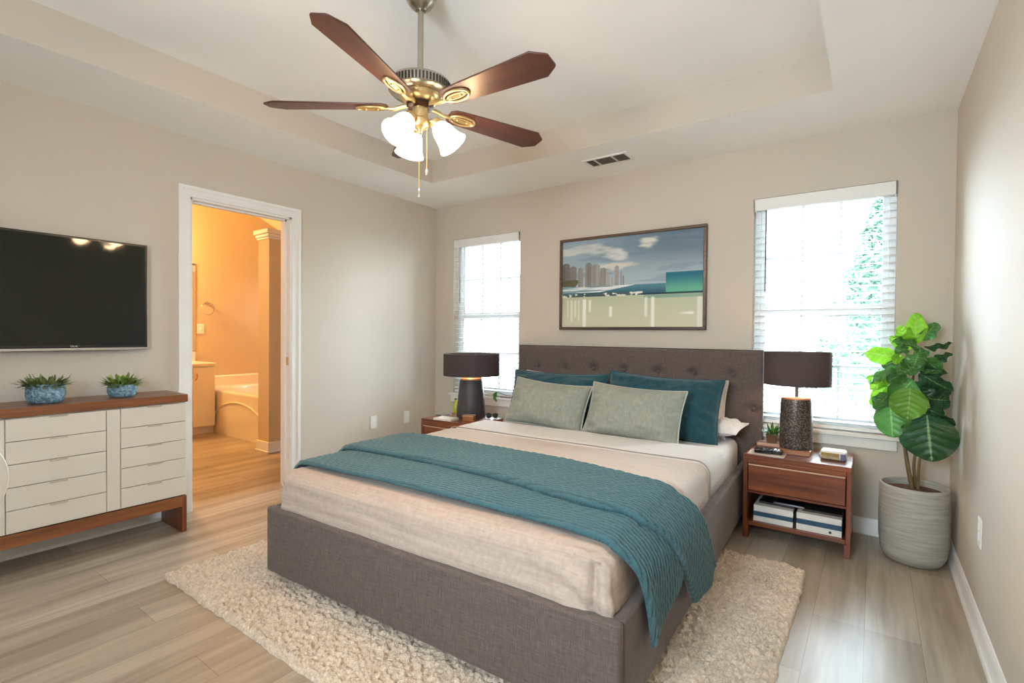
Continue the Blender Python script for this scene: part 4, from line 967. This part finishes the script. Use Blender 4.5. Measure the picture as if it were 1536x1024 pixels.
# stems: points and radii, in metres from the pot's base
for P_, rr in (
        ([(-0.005, 0.005, 0.372), (-0.031, -0.005, 0.514), (-0.049, -0.005, 0.679), (-0.036, -0.005, 0.83), (-0.012, 0.005, 0.989), (-0.005, 0.015, 1.147)], [0.012, 0.01, 0.008, 0.007, 0.006, 0.004]),
        ([(-0.007, -0.015, 0.372), (-0.029, -0.035, 0.512), (-0.052, -0.045, 0.626), (-0.086, -0.035, 0.762), (-0.101, -0.015, 0.91), (-0.09, -0.005, 1.07)], [0.01, 0.008, 0.006, 0.005, 0.004, 0.003]),
        ([(0.009, 0.025, 0.372), (-0.001, 0.035, 0.51), (0.018, 0.045, 0.679), (0.035, 0.045, 0.831), (0.024, 0.035, 1.031)], [0.009, 0.007, 0.006, 0.005, 0.003]),
        ([(0.016, -0.005, 0.372), (0.018, -0.015, 0.524), (0.046, -0.015, 0.692), (0.051, -0.015, 0.782)], [0.008, 0.006, 0.005, 0.003])):
    P_ = [Vector(p) for p in P_]
    dense = []; rd = []
    for i in range(len(P_)-1):
        p0, p1, p2, p3 = P_[max(i-1, 0)], P_[i], P_[i+1], P_[min(i+2, len(P_)-1)]
        for q in np.linspace(0, 1, 6, endpoint=False):
            q = float(q); dense.append(0.5*((2*p1)+(p2-p0)*q+(2*p0-5*p1+4*p2-p3)*q*q+(3*p1-p0-3*p2+p3)*q**3)); rd.append(rr[i]*(1-q)+rr[i+1]*q)
    dense.append(P_[-1]); rd.append(rr[-1])
    MB().tube(dense, rd, 9).build('stem', m_stem, t)
def mat_fig():
    m, n, l, b = newmat('glossy_fig_leaf'); a = n.new('ShaderNodeAttribute'); a.attribute_name = 'Col'
    l.new(a.outputs['Color'], b.inputs['Base Color']); b.inputs['Roughness'].default_value = 0.32; b.inputs['Specular IOR Level'].default_value = 0.5
    tr_ = n.new('ShaderNodeBsdfTranslucent'); l.new(a.outputs['Color'], tr_.inputs['Color'])
    mx = n.new('ShaderNodeMixShader'); mx.inputs[0].default_value = 0.3; l.new(b.outputs[0], mx.inputs[1]); l.new(tr_.outputs[0], mx.inputs[2])
    l.new(mx.outputs[0], n['Material Output'].inputs['Surface']); return m
m_fig = mat_fig()
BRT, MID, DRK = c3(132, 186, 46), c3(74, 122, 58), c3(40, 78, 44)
def fig_leaf(base, tip, wid, nn, col, curl, seed):
    """base, tip in metres from the pot's base; wid: full width; nn: which way the blade faces; curl: droop towards the tip"""
    base, tip, nn = Vector(base), Vector(tip), Vector(nn)
    ax = (tip-base); ln = ax.length; ax.normalize(); nn = (nn-ax*nn.dot(ax)).normalized(); sd = ax.cross(nn)
    nt_, nsd = 56, 29; G = np.zeros((nt_, nsd, 3)); Kc = np.zeros((nt_, nsd, 3))
    rs = random.Random(seed); ph_ = rs.random()*6
    for i in range(nt_):
        tt = i/(nt_-1); w_ = wid/2*(math.sin(PI*tt**0.82)**0.62)*(0.80+0.26*tt) if 0 < tt < 1 else 0.0015
        for j in range(nsd):
            s = 2*j/(nsd-1)-1
            vein = abs(math.sin(PI*(tt*6.5-abs(s)*1.3+0.2)))
            hgt = curl*ln*(0.25-(tt-0.5)**2)*1.0+abs(s)**1.3*w_*0.28-0.010*(1-vein)*(1-abs(s))*0.6+0.010*math.sin(tt*14+ph_+s*2)*abs(s)**2
            p = base+ax*(ln*tt)+sd*(s*w_)+nn*hgt; G[i, j] = p[:]
            k = 0.86+0.14*vein+0.08*math.sin(ph_+3*s)
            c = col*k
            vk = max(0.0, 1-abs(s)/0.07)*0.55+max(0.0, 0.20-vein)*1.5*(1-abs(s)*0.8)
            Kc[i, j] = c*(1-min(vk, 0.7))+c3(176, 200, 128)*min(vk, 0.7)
    m = MB(); m.grid(G); o = m.build('leaf', m_fig, t, recalc=False, smooth=False)
    o.data.polygons.foreach_set('use_smooth', [True]*len(o.data.polygons)); col_attr(o, Kc.reshape(-1, 3))
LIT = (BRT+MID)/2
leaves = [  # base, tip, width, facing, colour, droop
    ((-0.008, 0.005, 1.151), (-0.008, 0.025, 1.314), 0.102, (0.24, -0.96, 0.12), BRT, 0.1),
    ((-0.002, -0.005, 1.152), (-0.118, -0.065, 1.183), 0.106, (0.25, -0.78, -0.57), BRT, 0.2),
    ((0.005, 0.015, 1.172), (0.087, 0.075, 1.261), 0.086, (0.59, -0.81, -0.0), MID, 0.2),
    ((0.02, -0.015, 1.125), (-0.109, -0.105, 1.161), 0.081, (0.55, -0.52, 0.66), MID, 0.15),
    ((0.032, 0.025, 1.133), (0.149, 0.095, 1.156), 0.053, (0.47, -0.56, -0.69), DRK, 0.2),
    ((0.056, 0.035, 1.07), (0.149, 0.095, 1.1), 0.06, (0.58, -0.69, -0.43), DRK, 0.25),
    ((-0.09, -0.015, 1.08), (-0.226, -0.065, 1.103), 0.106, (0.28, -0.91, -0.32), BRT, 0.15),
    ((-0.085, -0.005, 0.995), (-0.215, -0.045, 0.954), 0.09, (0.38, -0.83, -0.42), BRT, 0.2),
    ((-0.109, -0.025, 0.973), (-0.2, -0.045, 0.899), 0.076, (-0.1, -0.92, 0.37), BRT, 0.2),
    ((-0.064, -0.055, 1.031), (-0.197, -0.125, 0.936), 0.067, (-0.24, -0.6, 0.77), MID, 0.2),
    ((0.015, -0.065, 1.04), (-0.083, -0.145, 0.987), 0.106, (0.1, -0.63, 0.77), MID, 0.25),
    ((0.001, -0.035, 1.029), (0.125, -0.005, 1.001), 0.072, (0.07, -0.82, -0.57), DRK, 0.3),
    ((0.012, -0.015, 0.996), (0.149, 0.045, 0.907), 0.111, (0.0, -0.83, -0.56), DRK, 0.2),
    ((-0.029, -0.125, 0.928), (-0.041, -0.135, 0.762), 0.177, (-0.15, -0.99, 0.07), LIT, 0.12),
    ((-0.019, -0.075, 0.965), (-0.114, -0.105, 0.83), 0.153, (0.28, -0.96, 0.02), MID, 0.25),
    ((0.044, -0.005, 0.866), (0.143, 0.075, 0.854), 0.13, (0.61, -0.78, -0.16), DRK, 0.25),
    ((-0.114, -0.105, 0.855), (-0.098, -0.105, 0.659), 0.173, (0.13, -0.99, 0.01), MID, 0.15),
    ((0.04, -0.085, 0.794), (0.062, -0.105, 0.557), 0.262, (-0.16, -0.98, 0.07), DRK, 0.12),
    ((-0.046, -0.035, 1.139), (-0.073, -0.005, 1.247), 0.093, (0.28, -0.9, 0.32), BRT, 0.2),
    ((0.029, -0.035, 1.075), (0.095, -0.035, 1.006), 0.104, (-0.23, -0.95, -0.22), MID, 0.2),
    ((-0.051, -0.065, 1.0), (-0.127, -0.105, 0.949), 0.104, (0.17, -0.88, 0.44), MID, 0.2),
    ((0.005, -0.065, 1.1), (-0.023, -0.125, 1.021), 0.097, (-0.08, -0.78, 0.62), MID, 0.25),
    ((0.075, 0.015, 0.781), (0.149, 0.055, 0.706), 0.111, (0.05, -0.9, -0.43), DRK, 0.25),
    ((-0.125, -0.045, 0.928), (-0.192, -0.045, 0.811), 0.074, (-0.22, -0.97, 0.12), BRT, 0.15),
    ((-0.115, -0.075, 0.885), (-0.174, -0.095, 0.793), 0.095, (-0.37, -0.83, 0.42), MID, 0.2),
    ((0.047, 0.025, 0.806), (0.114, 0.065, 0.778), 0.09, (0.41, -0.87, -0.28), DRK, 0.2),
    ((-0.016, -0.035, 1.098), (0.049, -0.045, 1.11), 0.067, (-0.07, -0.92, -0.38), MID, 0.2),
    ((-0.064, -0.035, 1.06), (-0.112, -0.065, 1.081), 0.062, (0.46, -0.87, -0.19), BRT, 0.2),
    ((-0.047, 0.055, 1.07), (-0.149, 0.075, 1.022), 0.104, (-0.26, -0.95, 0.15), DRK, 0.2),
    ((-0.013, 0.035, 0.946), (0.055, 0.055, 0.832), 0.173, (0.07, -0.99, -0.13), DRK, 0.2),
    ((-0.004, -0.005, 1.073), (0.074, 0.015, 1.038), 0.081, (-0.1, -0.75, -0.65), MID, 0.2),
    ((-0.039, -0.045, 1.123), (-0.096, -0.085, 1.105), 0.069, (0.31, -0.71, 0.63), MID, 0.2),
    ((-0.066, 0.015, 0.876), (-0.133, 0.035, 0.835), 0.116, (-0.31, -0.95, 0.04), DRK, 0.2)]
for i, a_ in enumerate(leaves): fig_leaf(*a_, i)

# ------------------------------------------------------------------ ceiling fan
FX, FY = 2.038, -2.192
t = thing('ceiling_fan', 'brass ceiling fan with five mahogany blades and three lit glass shades', 'ceiling fan', (FX, FY, HT))
Zc = lambda z: z-HT
MB().lathe([(0.068, 0.0), (0.068, -0.02), (0.060, -0.05), (0.042, -0.075), (0.026, -0.085), (0.022, -0.09)], 40).build('canopy', m_nickel, t, angle=50)
MB().lathe([(0.0125, -0.08), (0.0125, Zc(2.25))], 20).build('downrod', m_nickel, t)
MB().lathe([(0.020, Zc(2.285)), (0.024, Zc(2.28)), (0.024, Zc(2.258)), (0.06, Zc(2.252)), (0.11, Zc(2.246)), (0.124, Zc(2.239)), (0.128, Zc(2.230)), (0.128, Zc(2.196)), (0.120, Zc(2.189)), (0.075, Zc(2.187))], 56).build('motor_housing', m_nickel, t, angle=45)
m = MB()
for k in range(56):
    a = 2*PI*k/56; m.box(0.127, 0.1305, -0.0035, 0.0035, Zc(2.199), Zc(2.228), Matrix.Rotation(a, 4, 'Z'))
m.build('cooling_slots', mat_plain('dark_vent_slot', L(60, 52, 44), 0.6), t, smooth=False)
MB().lathe([(0.084, Zc(2.189)), (0.086, Zc(2.182)), (0.074, Zc(2.162)), (0.056, Zc(2.151))], 48).build('brass_bowl', m_brass, t, angle=50)
MB().lathe([(0.050, Zc(2.153)), (0.057, Zc(2.149)), (0.057, Zc(2.135)), (0.045, Zc(2.130))], 48).build('flywheel', mat_plain('dark_bronze', L(70, 48, 30), 0.35, 0.8), t, angle=40)
MB().lathe([(0.033, Zc(2.134)), (0.033, Zc(2.088)), (0.041, Zc(2.082)), (0.041, Zc(2.060)), (0.032, Zc(2.050)), (0.014, Zc(2.040)), (0.009, Zc(2.025)), (0.001, Zc(2.022))], 40).build('light_fitter', m_brass, t, angle=50)
zb = 2.135
for k in range(5):
    a = k*2*PI/5; X0 = Matrix.Rotation(a, 4, 'Z') @ Matrix.Translation((0, 0, Zc(zb))) @ Matrix.Rotation(math.radians(-12), 4, 'X')
    r0, r1 = 0.135, 0.648; wa, wb = 0.050, 0.068
    poly = [(r0, -wa*0.55), (r0+0.02, -wa*0.9), (r0+0.05, -wa), (r1-0.055, -wb), (r1-0.006, -wb*0.52), (r1, -wb*0.40), (r1, wb*0.40), (r1-0.006, wb*0.52), (r1-0.055, wb), (r0+0.05, wa), (r0+0.02, wa*0.9), (r0, wa*0.55)]
    # each blade is its own object so that its grain follows it
    b = MB().prism(poly, 0.0, 0.007).build('blade', m_blade, t, bevel=0.002)
    b.matrix_local = X0
    br = MB()
    loopA = [(0.205+0.062*math.cos(q), 0.030*math.sin(q), -0.004) for q in np.linspace(0, 2*PI, 29)[:-1]]
    br.tube(loopA, 0.0055, 8, True); br.tube([(0.205+0.045*math.cos(q), 0.012*math.sin(q), -0.004) for q in np.linspace(0, 2*PI, 25)[:-1]], 0.0045, 8, True)
    br.tube([(0.050, 0, 0.006), (0.075, 0, 0.004), (0.110, 0, -0.007), (0.150, 0, -0.005)], [0.009, 0.009, 0.009, 0.007], 10)
    br.tube([(0.145, 0, -0.004), (0.265, 0, -0.004)], 0.005, 8)
    for q in (0.18, 0.23): br.sphere((q, 0, -0.008), 0.006, 10, 6)
    o = br.build('blade_bracket', m_brass, t); o.matrix_local = X0
m_opal = mat_emit('lit_opal_glass', (1.0, 0.86, 0.66, 1), 7.0)
FAN_LIGHT = 7.5
for k, az in enumerate((35.6, 155.6, 275.6)):
    a = math.radians(az); d = Vector((math.cos(a), math.sin(a), 0))
    p0 = Vector((0, 0, Zc(2.07)))+d*0.03; p1 = p0+d*0.02+Vector((0, 0, 0.012)); p2 = p1+d*0.018+Vector((0, 0, -0.012))
    MB().tube([p0, p1, p2], 0.008, 10).build('light_arm', m_brass, t)
    ax = (d*0.62+Vector((0, 0, -0.78))).normalized(); q = Vector((0, 0, 1)).rotation_difference(ax).to_matrix().to_4x4(); q.translation = p2-ax*0.012
    MB().lathe([(0.001, -0.004), (0.024, 0.0), (0.026, 0.018), (0.022, 0.03)], 28, q).build('shade_holder', m_brass, t)
    pr = [(0.024, 0.022), (0.033, 0.030), (0.042, 0.050), (0.047, 0.075), (0.052, 0.100), (0.062, 0.122), (0.065, 0.128), (0.062, 0.127), (0.049, 0.100), (0.044, 0.075), (0.039, 0.050), (0.030, 0.032)]
    s_ = MB().lathe(pr, 40, q, cap=False).build('glass_shade', m_opal, t, angle=60)
    MB().sphere(tuple(p2+ax*0.075), 0.024, 14, 10).build('bulb', mat_emit('warm_fan_bulb', (1.0, 0.80, 0.52, 1), 20), s_)
    pl = p2+ax*0.135+Vector((FX, FY, HT))
    point_light('fan_bulb_light', pl, FAN_LIGHT, (1.0, 0.66, 0.36), 0.045)
for (ox, oy, zend, fl) in ((-0.004, 0.000, 1.795, 0.035), (0.026, 0.014, 1.875, 0.022)):
    c = MB().tube([(ox, oy, Zc(2.04)), (ox, oy, Zc(zend))], 0.0014, 6).build('pull_chain', m_brass, t)
    MB().lathe([(0.002, Zc(zend)), (0.0045, Zc(zend-0.006)), (0.0045, Zc(zend-fl)), (0.002, Zc(zend-fl-0.004))], 12, Matrix.Translation((ox, oy, 0))).build('chain_fob', m_nickel, c)
